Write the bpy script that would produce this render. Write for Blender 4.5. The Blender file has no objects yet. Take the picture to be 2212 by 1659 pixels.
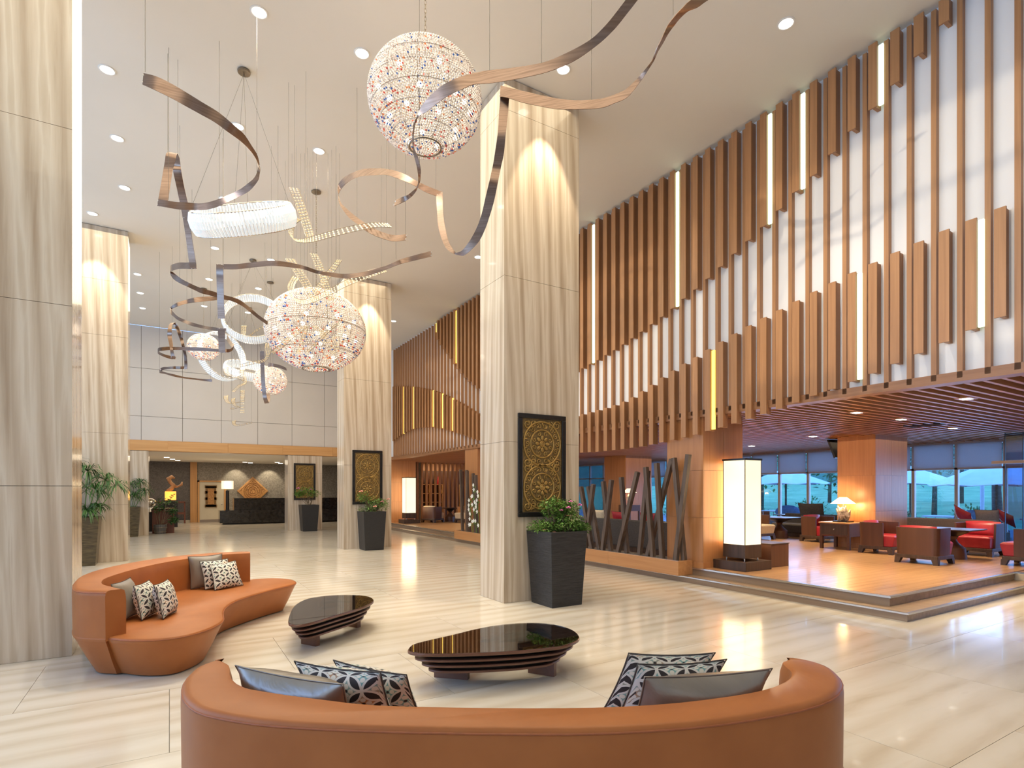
import bpy, math, random
from mathutils import Vector, Matrix

# ---------------------------------------------------------------- camera, sky, sun, light
SC = bpy.context.scene
COL = SC.collection
rnd = random.Random(7)
YAW = math.radians(31.316)
cam_d = bpy.data.cameras.new('camera')
cam_d.sensor_width = 36.0
cam_d.lens = 1215.5 / 2212 * 36.0
cam_d.shift_y = (1059.4 - 829.5) / 2212
cam_d.clip_end = 500
cam = bpy.data.objects.new('camera', cam_d)
COL.objects.link(cam)
cam.location = (0, 0, 1.5)
cam.rotation_euler = (math.pi / 2, 0, -YAW)
SC.camera = cam

world = bpy.data.worlds.new('dusk_sky')
SC.world = world
world.use_nodes = True
wn = world.node_tree.nodes
wl = world.node_tree.links
bg = wn['Background']
tc = wn.new('ShaderNodeTexCoord')
sx = wn.new('ShaderNodeSeparateXYZ')
rp = wn.new('ShaderNodeValToRGB')
rp.color_ramp.elements[0].position = 0.0
rp.color_ramp.elements[0].color = (0.30, 0.58, 1.0, 1)
rp.color_ramp.elements[1].position = 0.6
rp.color_ramp.elements[1].color = (0.07, 0.22, 0.75, 1)
wl.new(tc.outputs['Generated'], sx.inputs[0])
wl.new(sx.outputs['Z'], rp.inputs[0])
wl.new(rp.outputs[0], bg.inputs[0])
bg.inputs[1].default_value = 5.0

def light(name, kind, loc, rot, power, color, **kw):
    d = bpy.data.lights.new(name, kind)
    d.energy = power
    d.color = color
    for k, v in kw.items():
        setattr(d, k, v)
    o = bpy.data.objects.new(name, d)
    COL.objects.link(o)
    o.location = loc
    o.rotation_euler = rot
    return o

WARM = (1.0, 0.86, 0.60)
# low evening sun through the high windows of the left wall
light('sun', 'SUN', (0, 0, 10), (0, math.radians(-87.6), math.radians(0)), 0.75, (1.0, 0.84, 0.60), angle=math.radians(0.6))
# daylight through the tall windows of the left side, and an area light added behind the camera
light('daylight_left', 'AREA', (-8.6, 8.0, 3.4), (0, math.radians(-90), 0), 760, (0.46, 0.68, 1.0), shape='RECTANGLE', size=5.2, size_y=24.0)
light('rear_fill', 'AREA', (3.0, -5.4, 3.2), (math.radians(90), 0, 0), 40, (0.80, 0.90, 1.0), shape='RECTANGLE', size=14.0, size_y=5.4)
# broad area fills added below the ceilings, standing in for their fittings
light('ceiling_fill', 'AREA', (1.4, 10.5, 6.9), (0, 0, 0), 860, WARM, shape='RECTANGLE', size=7.0, size_y=20.0)
light('lounge_fill', 'AREA', (12.2, 8.0, 2.62), (0, 0, 0), 170, (1.0, 0.74, 0.48), shape='RECTANGLE', size=7.0, size_y=13.0)
light('daylight_lounge', 'AREA', (17.6, 9.0, 1.6), (0, math.radians(90), 0), 650, (0.33, 0.55, 1.0), shape='RECTANGLE', size=2.8, size_y=16.0)
light('reception_fill', 'AREA', (2.0, 27.0, 2.76), (0, 0, 0), 130, (1.0, 0.83, 0.60), shape='RECTANGLE', size=9.0, size_y=4.5)
SC.view_settings.view_transform = 'Standard'
SC.view_settings.look = 'None'
SC.view_settings.gamma = 1.0
SC.view_settings.use_curve_mapping = False
SC.view_settings.exposure = 0.08
SC.cycles.use_denoising = True
SC.cycles.max_bounces = 6
SC.cycles.diffuse_bounces = 4
SC.cycles.glossy_bounces = 3
SC.cycles.transparent_max_bounces = 12
SC.cycles.transmission_bounces = 4
SC.cycles.sample_clamp_indirect = 6.0
SC.cycles.blur_glossy = 0.5

# ---------------------------------------------------------------- helpers
class MB:
    """collects shapes and links them as ONE mesh object"""
    def __init__(self):
        self.v = []; self.f = []
    def add(self, vs, fs):
        n = len(self.v)
        self.v.extend(tuple(p) for p in vs)
        self.f.extend(tuple(i + n for i in f) for f in fs)
    def box(self, x0, x1, y0, y1, z0, z1):
        self.add([(x0,y0,z0),(x1,y0,z0),(x1,y1,z0),(x0,y1,z0),(x0,y0,z1),(x1,y0,z1),(x1,y1,z1),(x0,y1,z1)],
                 [(3,2,1,0),(4,5,6,7),(0,1,5,4),(1,2,6,5),(2,3,7,6),(3,0,4,7)])
        return self
    def frustum(self, c, h0, h1, z0, z1):
        """square tapering box: half widths h0 at z0 and h1 at z1 round the point c"""
        x, y = c
        self.add([(x-h0,y-h0,z0),(x+h0,y-h0,z0),(x+h0,y+h0,z0),(x-h0,y+h0,z0),(x-h1,y-h1,z1),(x+h1,y-h1,z1),(x+h1,y+h1,z1),(x-h1,y+h1,z1)],
                 [(3,2,1,0),(4,5,6,7),(0,1,5,4),(1,2,6,5),(2,3,7,6),(3,0,4,7)])
        return self
    def bar(self, a, b, w, t, up=(0,0,1)):
        """square-section bar from a to b"""
        a, b = Vector(a), Vector(b)
        d = (b - a).normalized()
        u = Vector(up)
        if abs(d.dot(u)) > 0.98: u = Vector((1,0,0))
        s = d.cross(u).normalized(); u = s.cross(d).normalized()
        s *= w/2; u *= t/2
        self.add([a-s-u,a+s-u,a+s+u,a-s+u,b-s-u,b+s-u,b+s+u,b-s+u],
                 [(0,1,2,3),(7,6,5,4),(1,0,4,5),(2,1,5,6),(3,2,6,7),(0,3,7,4)])
        return self
    def tube(self, path, r, n=6, closed=False, cap=True):
        P = [Vector(p) for p in path]; m = len(P)
        R = r if isinstance(r, (list, tuple)) else [r]*m
        vs = []; prev = None
        for i, p in enumerate(P):
            if closed: d = P[(i+1) % m] - P[i-1]
            else: d = P[min(i+1, m-1)] - P[max(i-1, 0)]
            d = d.normalized() if d.length > 1e-9 else Vector((0,0,1))
            if prev is None:
                s = d.cross(Vector((0,0,1)))
                if s.length < 0.05: s = d.cross(Vector((1,0,0)))
                s.normalize()
            else:
                s = prev - d*prev.dot(d)
                s = s.normalized() if s.length > 1e-6 else prev
            prev = s; t = d.cross(s)
            for k in range(n):
                a = 2*math.pi*k/n
                vs.append(p + (s*math.cos(a) + t*math.sin(a))*R[i])
        fs = []
        for i in range(m if closed else m-1):
            j = (i+1) % m
            for k in range(n):
                l = (k+1) % n
                fs.append((i*n+k, i*n+l, j*n+l, j*n+k))
        if cap and not closed:
            fs.append(tuple(reversed(range(n)))); fs.append(tuple((m-1)*n+k for k in range(n)))
        self.add(vs, fs); return self
    def lathe(self, prof, c=(0,0,0), n=20):
        vs = []; fs = []; m = len(prof)
        for r, z in prof:
            for k in range(n):
                a = 2*math.pi*k/n
                vs.append((c[0]+r*math.cos(a), c[1]+r*math.sin(a), c[2]+z))
        for i in range(m-1):
            for k in range(n):
                l = (k+1) % n
                fs.append((i*n+k, i*n+l, (i+1)*n+l, (i+1)*n+k))
        fs.append(tuple(reversed(range(n)))); fs.append(tuple((m-1)*n+k for k in range(n)))
        self.add(vs, fs); return self
    def ball(self, c, r, n=10, m=6, mat=None):
        rx, ry, rz = r if isinstance(r, (list, tuple)) else (r, r, r)
        vs = [(0,0,-rz)]; fs = []
        for i in range(1, m):
            t = -math.pi/2 + math.pi*i/m
            for k in range(n):
                a = 2*math.pi*k/n
                vs.append((rx*math.cos(t)*math.cos(a), ry*math.cos(t)*math.sin(a), rz*math.sin(t)))
        vs.append((0,0,rz)); L = len(vs)-1
        for k in range(n):
            l = (k+1) % n
            fs.append((0, 1+l, 1+k)); fs.append((L, 1+(m-2)*n+k, 1+(m-2)*n+l))
            for i in range(m-2):
                fs.append((1+i*n+k, 1+i*n+l, 1+(i+1)*n+l, 1+(i+1)*n+k))
        c = Vector(c)
        self.add([(mat @ Vector(p) if mat else Vector(p)) + c for p in vs], fs); return self
    def gem(self, c, r, a=None):
        """eight-sided bead"""
        x, y, z = c
        self.add([(x+r,y,z),(x-r,y,z),(x,y+r,z),(x,y-r,z),(x,y,z+r),(x,y,z-r)],
                 [(0,2,4),(2,1,4),(1,3,4),(3,0,4),(2,0,5),(1,2,5),(3,1,5),(0,3,5)])
    def rings(self, loops, cap0=True, cap1=True):
        n = len(loops[0]); vs = [p for L in loops for p in L]; fs = []
        for i in range(len(loops)-1):
            for k in range(n):
                l = (k+1) % n
                fs.append((i*n+k, i*n+l, (i+1)*n+l, (i+1)*n+k))
        if cap0: fs.append(tuple(reversed(range(n))))
        if cap1: fs.append(tuple((len(loops)-1)*n+k for k in range(n)))
        self.add(vs, fs); return self
    def loft(self, secs, caps=True):
        """open row of closed sections"""
        return self.rings(secs, caps, caps)
    def strip(self, A, B, th):
        """thin band between two edge polylines, real thickness th"""
        m = len(A); vs = []
        for i in range(m):
            a, b = Vector(A[i]), Vector(B[i])
            d = Vector(A[min(i+1,m-1)]) - Vector(A[max(i-1,0)]) + Vector(B[min(i+1,m-1)]) - Vector(B[max(i-1,0)])
            nn = d.cross(b - a)
            nn = nn.normalized()*th/2 if nn.length > 1e-9 else Vector((0,th/2,0))
            vs += [a-nn, b-nn, b+nn, a+nn]
        fs = []
        for i in range(m-1):
            for k in range(4):
                l = (k+1) % 4
                fs.append((i*4+k, i*4+l, (i+1)*4+l, (i+1)*4+k))
        fs += [(3,2,1,0), tuple((m-1)*4+k for k in range(4))]
        self.add(vs, fs); return self
    def leaf(self, c, d, up, l, w):
        c, d = Vector(c), Vector(d).normalized()
        s = d.cross(Vector(up))
        s = s.normalized() if s.length > 1e-4 else Vector((1,0,0))
        n = s.cross(d)
        self.add([c, c+d*l*0.45+s*w/2+n*w*0.12, c+d*l, c+d*l*0.45-s*w/2+n*w*0.12], [(0,1,2),(0,2,3)])
    def build(self, name, mat, parent=None, smooth=False, bevel=0, off=None, angle=35, seg=2):
        me = bpy.data.meshes.new(name)
        if off is None:
            r = parent
            while r is not None and r.parent is not None: r = r.parent
            off = tuple(r.location) if (r is not None and not r.get('_local')) else (0,0,0)
        me.from_pydata([(p[0]-off[0], p[1]-off[1], p[2]-off[2]) for p in self.v], [], self.f)
        me.materials.append(mat)
        if smooth:
            me.polygons.foreach_set('use_smooth', [True]*len(me.polygons))
            if smooth == 'auto':
                try: me.set_sharp_from_angle(angle=math.radians(angle))
                except Exception: pass
        me.update()
        o = bpy.data.objects.new(name, me)
        COL.objects.link(o)
        if parent is not None: o.parent = parent
        if bevel:
            b = o.modifiers.new('bevel', 'BEVEL'); b.width = bevel; b.segments = seg; b.limit_method = 'ANGLE'; b.angle_limit = math.radians(40)
        return o

def box(x0, x1, y0, y1, z0, z1): return MB().box(x0, x1, y0, y1, z0, z1)

def thing(name, label, cat, loc, group=None, rotz=0, local=False):
    o = bpy.data.objects.new(name, None)
    COL.objects.link(o)
    o.location = loc; o.rotation_euler = (0, 0, rotz)
    o.empty_display_size = 0.1
    o['label'] = label; o['category'] = cat
    if group: o['group'] = group
    if local: o['_local'] = 1
    return o
def tag(o, label, cat, group=None):
    o['label'] = label; o['category'] = cat
    if group: o['group'] = group
    return o
def struct(name, mb, mat, **kw):
    o = mb.build(name, mat, **kw); o['kind'] = 'structure'; return o
def stuff(o): o['kind'] = 'stuff'; return o
def kids(o): return [c for c in COL.objects if c.parent is o]
def copy_tree(o, parent=None):
    c = o.copy(); COL.objects.link(c)
    if parent is not None: c.parent = parent
    for ch in kids(o): copy_tree(ch, c)
    return c
def crom(P, n, closed=False):
    """smooth curve through points, n samples"""
    P = [Vector(p) for p in P]; m = len(P); out = []
    segs = m if closed else m-1
    for i in range(n):
        t = segs*i/(n if closed else n-1)
        k = min(int(t), segs-1); u = t-k
        if closed: a, b, c, d = P[(k-1) % m], P[k % m], P[(k+1) % m], P[(k+2) % m]
        else: a, b, c, d = P[max(k-1,0)], P[k], P[k+1], P[min(k+2,m-1)]
        out.append(0.5*((2*b)+(c-a)*u+(2*a-5*b+4*c-d)*u*u+(3*b-a-3*c+d)*u*u*u))
    return out
def interp(tab, x):
    tab = sorted(tab)
    if x <= tab[0][0]: return tab[0][1]
    for (a, b), (c, d) in zip(tab, tab[1:]):
        if x <= c: return b+(d-b)*(x-a)/(c-a)
    return tab[-1][1]

# ---------------------------------------------------------------- materials
def nodes(name):
    m = bpy.data.materials.new(name); m.use_nodes = True
    nt = m.node_tree
    return m, nt, nt.nodes['Principled BSDF']
def ramp(nt, stops):
    r = nt.nodes.new('ShaderNodeValToRGB'); cr = r.color_ramp
    while len(cr.elements) < len(stops): cr.elements.new(0.5)
    for e, (p, c) in zip(cr.elements, stops):
        e.position = p; e.color = (*c, 1)
    return r
def coords(nt, scale, jitter=False, rot=(0,0,0)):
    tcn = nt.nodes.new('ShaderNodeTexCoord'); mp = nt.nodes.new('ShaderNodeMapping')
    mp.inputs['Scale'].default_value = scale
    mp.inputs['Rotation'].default_value = rot
    nt.links.new(tcn.outputs['Object'], mp.inputs[0])
    if jitter:
        oi = nt.nodes.new('ShaderNodeObjectInfo'); ml = nt.nodes.new('ShaderNodeVectorMath'); ml.operation = 'SCALE'
        cb = nt.nodes.new('ShaderNodeCombineXYZ')
        nt.links.new(oi.outputs['Random'], cb.inputs[0]); nt.links.new(oi.outputs['Random'], cb.inputs[2])
        nt.links.new(cb.outputs[0], ml.inputs[0]); ml.inputs['Scale'].default_value = 23.0
        nt.links.new(ml.outputs[0], mp.inputs['Location'])
    return mp
def M(name, c1, c2, scale=(1,1,1), ns=5, detail=4, dist=0.0, rough=0.5, metal=0.0, bump=0.0, coat=0.0, jitter=False, spec=0.5, sheen=0.0, lo=0.3, hi=0.7, trans=0.0, rot=(0,0,0), bdist=0.01):
    m, nt, b = nodes(name)
    mp = coords(nt, scale, jitter, rot)
    n = nt.nodes.new('ShaderNodeTexNoise')
    n.inputs['Scale'].default_value = ns; n.inputs['Detail'].default_value = detail; n.inputs['Distortion'].default_value = dist
    nt.links.new(mp.outputs[0], n.inputs['Vector'])
    r = ramp(nt, [(lo, c1), (hi, c2)])
    nt.links.new(n.outputs['Fac'], r.inputs[0]); nt.links.new(r.outputs[0], b.inputs['Base Color'])
    b.inputs['Roughness'].default_value = rough; b.inputs['Metallic'].default_value = metal
    b.inputs['Specular IOR Level'].default_value = spec
    if coat: b.inputs['Coat Weight'].default_value = coat; b.inputs['Coat Roughness'].default_value = 0.05
    if sheen: b.inputs['Sheen Weight'].default_value = sheen
    if bump:
        bp = nt.nodes.new('ShaderNodeBump'); bp.inputs['Strength'].default_value = bump; bp.inputs['Distance'].default_value = bdist
        nt.links.new(n.outputs['Fac'], bp.inputs['Height']); nt.links.new(bp.outputs[0], b.inputs['Normal'])
    return m
def E(name, color, strength, c2=None, scale=(1,1,1), ns=1.2):
    m, nt, b = nodes(name)
    mp = coords(nt, scale); n = nt.nodes.new('ShaderNodeTexNoise'); n.inputs['Scale'].default_value = ns
    nt.links.new(mp.outputs[0], n.inputs['Vector'])
    r = ramp(nt, [(0.3, color), (0.75, c2 or color)])
    nt.links.new(n.outputs['Fac'], r.inputs[0]); nt.links.new(r.outputs[0], b.inputs['Emission Color'])
    nt.links.new(r.outputs[0], b.inputs['Base Color'])
    b.inputs['Emission Strength'].default_value = strength
    return m
def stone(name, stops, scale, wscale, dist, rough, coat=0.0, detail=6, dscale=1.2, rot=(0,0,0), direction='DIAGONAL', jitter=True, mixn=0.35, spec=0.5):
    m, nt, b = nodes(name)
    mp = coords(nt, scale, jitter, rot)
    w = nt.nodes.new('ShaderNodeTexWave'); w.bands_direction = direction; w.wave_profile = 'SIN'
    w.inputs['Scale'].default_value = wscale; w.inputs['Distortion'].default_value = dist
    w.inputs['Detail'].default_value = detail; w.inputs['Detail Scale'].default_value = dscale; w.inputs['Detail Roughness'].default_value = 0.62
    n = nt.nodes.new('ShaderNodeTexNoise'); n.inputs['Scale'].default_value = wscale*3.1; n.inputs['Detail'].default_value = 8; n.inputs['Distortion'].default_value = 1.2
    nt.links.new(mp.outputs[0], w.inputs['Vector']); nt.links.new(mp.outputs[0], n.inputs['Vector'])
    mx = nt.nodes.new('ShaderNodeMix'); mx.inputs[0].default_value = mixn
    nt.links.new(w.outputs['Fac'], mx.inputs[2]); nt.links.new(n.outputs['Fac'], mx.inputs[3])
    r = ramp(nt, stops)
    nt.links.new(mx.outputs[0], r.inputs[0]); nt.links.new(r.outputs[0], b.inputs['Base Color'])
    b.inputs['Roughness'].default_value = rough; b.inputs['Specular IOR Level'].default_value = spec
    if coat: b.inputs['Coat Weight'].default_value = coat; b.inputs['Coat Roughness'].default_value = 0.03
    return m
def glass(name, tint, gl=0.05, rough=0.0, edge=0.35):
    m, nt, b = nodes(name)
    nt.nodes.remove(b)
    out = nt.nodes['Material Output']
    t = nt.nodes.new('ShaderNodeBsdfTransparent'); g = nt.nodes.new('ShaderNodeBsdfGlossy'); lw = nt.nodes.new('ShaderNodeLayerWeight')
    mp = coords(nt, (1,1,1)); n = nt.nodes.new('ShaderNodeTexNoise'); n.inputs['Scale'].default_value = 0.7
    nt.links.new(mp.outputs[0], n.inputs['Vector'])
    r = ramp(nt, [(0.2, tuple(c*0.97 for c in tint)), (0.8, tint)])
    nt.links.new(n.outputs['Fac'], r.inputs[0]); nt.links.new(r.outputs[0], t.inputs[0])
    g.inputs['Roughness'].default_value = rough
    lw.inputs['Blend'].default_value = edge
    ad = nt.nodes.new('ShaderNodeMath'); ad.operation = 'MULTIPLY_ADD'; ad.inputs[1].default_value = 0.8; ad.inputs[2].default_value = gl
    nt.links.new(lw.outputs['Fresnel'], ad.inputs[0])
    mx = nt.nodes.new('ShaderNodeMixShader')
    nt.links.new(ad.outputs[0], mx.inputs[0]); nt.links.new(t.outputs[0], mx.inputs[1]); nt.links.new(g.outputs[0], mx.inputs[2])
    nt.links.new(mx.outputs[0], out.inputs[0])
    return m

C = {}
C['ceiling'] = M('cream_ceiling_paint', (0.80,0.76,0.69), (0.83,0.79,0.72), ns=0.6, rough=0.9)
C['white'] = M('white_wall_paint', (0.80,0.80,0.82), (0.84,0.84,0.86), ns=0.8, rough=0.85)
C['panel'] = M('pale_wall_panel', (0.60,0.56,0.52), (0.64,0.60,0.56), ns=0.7, rough=0.7)
C['joint'] = M('dark_joint', (0.16,0.13,0.10), (0.22,0.18,0.14), ns=6, rough=0.9)
C['trav'] = stone('travertine', [(0.15,(0.36,0.26,0.17)), (0.34,(0.52,0.42,0.31)), (0.5,(0.60,0.50,0.385)), (0.64,(0.66,0.575,0.46)), (0.72,(0.57,0.47,0.355)), (0.9,(0.46,0.36,0.25))], (1,1,0.045), 2.6, 5.5, 0.17, coat=0.35, detail=9, dscale=1.1, jitter=False, mixn=0.55)
C['floor'] = stone('cream_marble_floor', [(0.22,(0.56,0.475,0.365)), (0.40,(0.65,0.58,0.475)), (0.55,(0.69,0.63,0.535)), (0.70,(0.72,0.665,0.58)), (0.85,(0.63,0.555,0.45))], (0.16,0.85,1), 1.5, 5.0, 0.15, coat=0.12, detail=9, dscale=0.9, rot=(0,0,math.radians(-8)), direction='Y', jitter=True, mixn=0.72, spec=0.4)
def wood(name, a, b_, axis='z', f=1.0, rough=0.42, coat=0.0, jitter=True, bump=0.05):
    s = {'z': (22*f,22*f,0.9*f), 'x': (0.9*f,22*f,22*f), 'y': (22*f,0.9*f,22*f)}[axis]
    return M(name, a, b_, scale=s, ns=1.6, detail=5, dist=0.6, rough=rough, coat=coat, jitter=jitter, bump=bump)
C['teak'] = wood('teak_slat_wood', (0.36,0.170,0.070), (0.46,0.230,0.100), 'z', 0.7)
C['teakx'] = wood('teak_beam_wood', (0.30,0.135,0.058), (0.38,0.185,0.085), 'y', 0.7)
C['loungeceil'] = wood('lounge_ceiling_slat', (0.42,0.185,0.07), (0.52,0.25,0.105), 'x', 0.6)
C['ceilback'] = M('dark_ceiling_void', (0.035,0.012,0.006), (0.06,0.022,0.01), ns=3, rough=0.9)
C['cherry'] = wood('cherry_veneer', (0.42,0.180,0.066), (0.52,0.240,0.095), 'z', 0.5, rough=0.35)
C['maple'] = wood('honey_maple_veneer', (0.56,0.29,0.105), (0.66,0.37,0.15), 'x', 0.4, rough=0.4)
C['maplez'] = wood('honey_maple_post', (0.50,0.24,0.075), (0.60,0.31,0.11), 'z', 0.4, rough=0.4)
C['basewood'] = wood('oak_planter_box', (0.50,0.23,0.085), (0.60,0.30,0.12), 'y', 0.5, rough=0.4)
C['deck'] = wood('lounge_floor_plank', (0.36,0.19,0.085), (0.50,0.29,0.14), 'x', 0.35, rough=0.30, coat=0.15)
C['step'] = wood('step_riser_wood', (0.26,0.17,0.105), (0.36,0.25,0.16), 'y', 0.5, rough=0.35)
C['steel'] = M('brushed_steel', (0.62,0.62,0.62), (0.75,0.75,0.74), scale=(1,40,1), ns=3, rough=0.25, metal=1.0)
C['darkwood'] = wood('dark_stained_wood', (0.045,0.024,0.015), (0.085,0.048,0.03), 'z', 0.6, rough=0.4)
C['stick'] = wood('weathered_dark_timber', (0.065,0.042,0.03), (0.15,0.105,0.08), 'z', 0.8, rough=0.5, bump=0.2)
C['chairwood'] = wood('brown_leatherette', (0.085,0.034,0.018), (0.115,0.048,0.026), 'z', 0.3, rough=0.42)
C['red'] = M('red_leather', (0.36,0.016,0.028), (0.46,0.026,0.04), ns=9, rough=0.38, bump=0.08)
C['beige'] = M('cream_fabric', (0.60,0.48,0.31), (0.70,0.57,0.39), ns=30, rough=0.85)
C['greyfab'] = M('charcoal_fabric', (0.055,0.048,0.045), (0.085,0.075,0.07), ns=40, rough=0.9)
C['taupe'] = M('taupe_fabric', (0.24,0.19,0.155), (0.30,0.245,0.20), ns=40, rough=0.9)
C['leather'] = M('cognac_leather', (0.37,0.122,0.034), (0.42,0.145,0.042), ns=5, detail=3, rough=0.42, spec=0.3)
C['piping'] = M('cognac_piping', (0.30,0.085,0.026), (0.36,0.105,0.034), ns=30, rough=0.45)
C['silver'] = M('pewter_satin', (0.24,0.215,0.185), (0.34,0.305,0.265), ns=3.5, detail=4, dist=1.0, rough=0.33, metal=0.55, bump=0.35, bdist=0.03)
C['taupesat'] = M('taupe_satin', (0.175,0.145,0.115), (0.235,0.195,0.155), ns=4, detail=4, dist=0.8, rough=0.45, sheen=0.3, bump=0.3, bdist=0.02)
C['bronze'] = M('bronze_ribbon', (0.20,0.138,0.108), (0.30,0.215,0.175), scale=(1,1,30), ns=3, rough=0.27, metal=1.0)
C['wire'] = M('steel_wire', (0.10,0.085,0.065), (0.16,0.135,0.11), ns=9, rough=0.5, metal=0.3)
C['chrome'] = M('polished_chrome', (0.62,0.60,0.57), (0.72,0.70,0.67), ns=2, rough=0.08, metal=1.0)
C['nickel'] = M('aged_nickel', (0.20,0.16,0.12), (0.30,0.25,0.19), ns=9, rough=0.35, metal=0.8)
C['gold'] = M('gilded_carving', (0.30,0.175,0.045), (0.50,0.32,0.095), ns=14, rough=0.38, metal=0.55, bump=0.2)
C['golddark'] = M('gilded_ground', (0.16,0.10,0.035), (0.26,0.17,0.06), ns=30, rough=0.5, metal=0.3, bump=0.5)
C['black'] = M('black_lacquer', (0.008,0.007,0.007), (0.016,0.014,0.013), ns=20, rough=0.30)
C['granite'] = M('black_granite', (0.006,0.006,0.007), (0.03,0.028,0.028), ns=9, detail=8, rough=0.12)
C['carvedwood'] = M('carved_teak', (0.34,0.15,0.04), (0.50,0.25,0.08), ns=20, rough=0.5, bump=0.4)
C['olddoor'] = M('old_carved_panel', (0.13,0.065,0.018), (0.24,0.13,0.04), ns=25, rough=0.6, bump=0.6)
C['soil'] = M('dark_soil', (0.02,0.014,0.01), (0.05,0.035,0.025), ns=30, rough=1.0, bump=0.5)
C['leafg'] = M('fresh_green_leaf', (0.075,0.17,0.02), (0.17,0.31,0.05), ns=7, rough=0.5)
C['leafd'] = M('deep_green_leaf', (0.018,0.07,0.012), (0.06,0.16,0.03), ns=5, rough=0.45)
C['leafo'] = M('garden_leaf', (0.05,0.15,0.045), (0.14,0.32,0.08), ns=0.8, rough=0.6)
C['leafo2'] = M('garden_leaf_dark', (0.03,0.09,0.04), (0.08,0.2,0.07), ns=0.8, rough=0.6)
C['stem'] = M('woody_stem', (0.12,0.08,0.045), (0.22,0.16,0.09), ns=12, rough=0.8)
C['pink'] = M('pink_petal', (0.62,0.10,0.34), (0.78,0.24,0.48), ns=9, rough=0.6)
C['peach'] = M('salmon_petal', (0.70,0.22,0.16), (0.80,0.38,0.28), ns=9, rough=0.6)
C['orchid'] = M('white_petal', (0.82,0.82,0.74), (0.9,0.9,0.84), ns=9, rough=0.6)
C['shadewhite'] = E('glowing_shade', (1.0,0.80,0.50), 1.25, (1.0,0.86,0.62))
C['lantern'] = E('lantern_paper', (1.0,0.80,0.50), 1.15, (1.0,0.88,0.66), ns=0.9)
C['deskshade'] = E('cream_lamp_shade', (1.0,0.86,0.64), 0.75)
C['amber'] = E('amber_lightbox', (1.0,0.42,0.06), 1.1, (1.0,0.50,0.10))
C['downlight'] = E('downlight_lens', (1.0,0.95,0.86), 6.0)
C['ledg'] = E('pale_green_tube', (0.78,1.0,0.74), 1.5)
C['ledy'] = E('tube_glow_on_teak', (1.0,0.76,0.16), 1.5)  # yellow emission stands for tube light reflected off the teak stems
C['ledw'] = E('cool_white_led', (0.80,0.90,1.0), 4.0)
C['bulb'] = E('candle_bulb', (1.0,0.80,0.56), 9.0)
C['trim'] = M('white_trim_ring', (0.80,0.78,0.74), (0.86,0.84,0.80), ns=3, rough=0.5)
C['frame'] = M('champagne_window_frame', (0.36,0.30,0.27), (0.42,0.36,0.33), ns=4, rough=0.5)
C['blind'] = M('grey_roller_blind', (0.40,0.39,0.42), (0.46,0.45,0.48), ns=60, rough=0.9)
b_ = C['blind'].node_tree; o_ = b_.nodes['Material Output']; tl_ = b_.nodes.new('ShaderNodeBsdfTranslucent'); tl_.inputs[0].default_value = (0.5,0.5,0.52,1); mx_ = b_.nodes.new('ShaderNodeMixShader'); mx_.inputs[0].default_value = 0.5
b_.links.new(b_.nodes['Principled BSDF'].outputs[0], mx_.inputs[1]); b_.links.new(tl_.outputs[0], mx_.inputs[2]); b_.links.new(mx_.outputs[0], o_.inputs[0])
C['pane'] = glass('window_pane', (0.90,0.97,1.0), gl=0.02, edge=0.25)
C['tint'] = glass('tinted_glass_screen', (0.52,0.62,0.70), gl=0.05, edge=0.3)
C['tabletop'] = glass('table_glass', (0.92,0.92,0.92), gl=0.03, edge=0.45)
C['walnut'] = wood('walnut_lacquer', (0.115,0.045,0.025), (0.16,0.068,0.04), 'x', 0.3, rough=0.2, coat=0.4, jitter=False)
C['edgewood'] = wood('walnut_edge', (0.14,0.058,0.034), (0.19,0.085,0.05), 'x', 0.3, rough=0.35, jitter=False)
C['paper'] = M('grey_damask_wallpaper', (0.22,0.19,0.155), (0.31,0.275,0.225), ns=7, detail=1, dist=2.5, rough=0.75, lo=0.42, hi=0.58)
C['paperd'] = M('slate_damask_wallpaper', (0.105,0.09,0.08), (0.145,0.125,0.11), ns=7, detail=1, dist=2.5, rough=0.8, lo=0.42, hi=0.58)
C['door'] = M('cream_door', (0.58,0.50,0.36), (0.62,0.54,0.40), ns=2, rough=0.6)
C['planter'] = M('ribbed_black_planter', (0.010,0.010,0.011), (0.032,0.031,0.032), scale=(6,6,75), ns=1.0, detail=5, rough=0.40, bump=0.9, bdist=0.012)
C['planterm'] = M('matt_black_planter', (0.016,0.016,0.017), (0.024,0.024,0.025), ns=30, rough=0.5)
C['planterb'] = M('bronze_glazed_planter', (0.035,0.024,0.012), (0.12,0.085,0.035), scale=(2,2,12), ns=2.2, detail=5, dist=1, rough=0.25)
C['crate'] = wood('mahogany_stain', (0.10,0.028,0.014), (0.16,0.048,0.022), 'z', 0.5)
C['sculpt'] = wood('polished_root_wood', (0.24,0.10,0.04), (0.42,0.21,0.09), 'z', 0.5, rough=0.3)
C['drift'] = M('silvered_driftwood', (0.16,0.12,0.085), (0.80,0.74,0.62), ns=11, detail=5, dist=1.2, rough=0.5, bump=0.8, bdist=0.03, lo=0.35, hi=0.62)
C['barrel'] = wood('grey_barrel_stave', (0.055,0.05,0.045), (0.12,0.11,0.10), 'z', 0.6)
C['crys'] = M('crystal_rod', (0.70,0.78,0.86), (0.92,0.96,1.0), scale=(1,1,1), ns=40, rough=0.08, spec=1.0)
C['goldbead'] = M('champagne_crystal', (0.60,0.42,0.19), (0.92,0.80,0.56), ns=55, detail=2, rough=0.12, spec=1.0, lo=0.4, hi=0.6)
C['clearbead'] = M('clear_crystal_bead', (0.40,0.34,0.30), (0.90,0.85,0.81), ns=60, detail=1, rough=0.1, spec=1.0, lo=0.38, hi=0.55)
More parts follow.
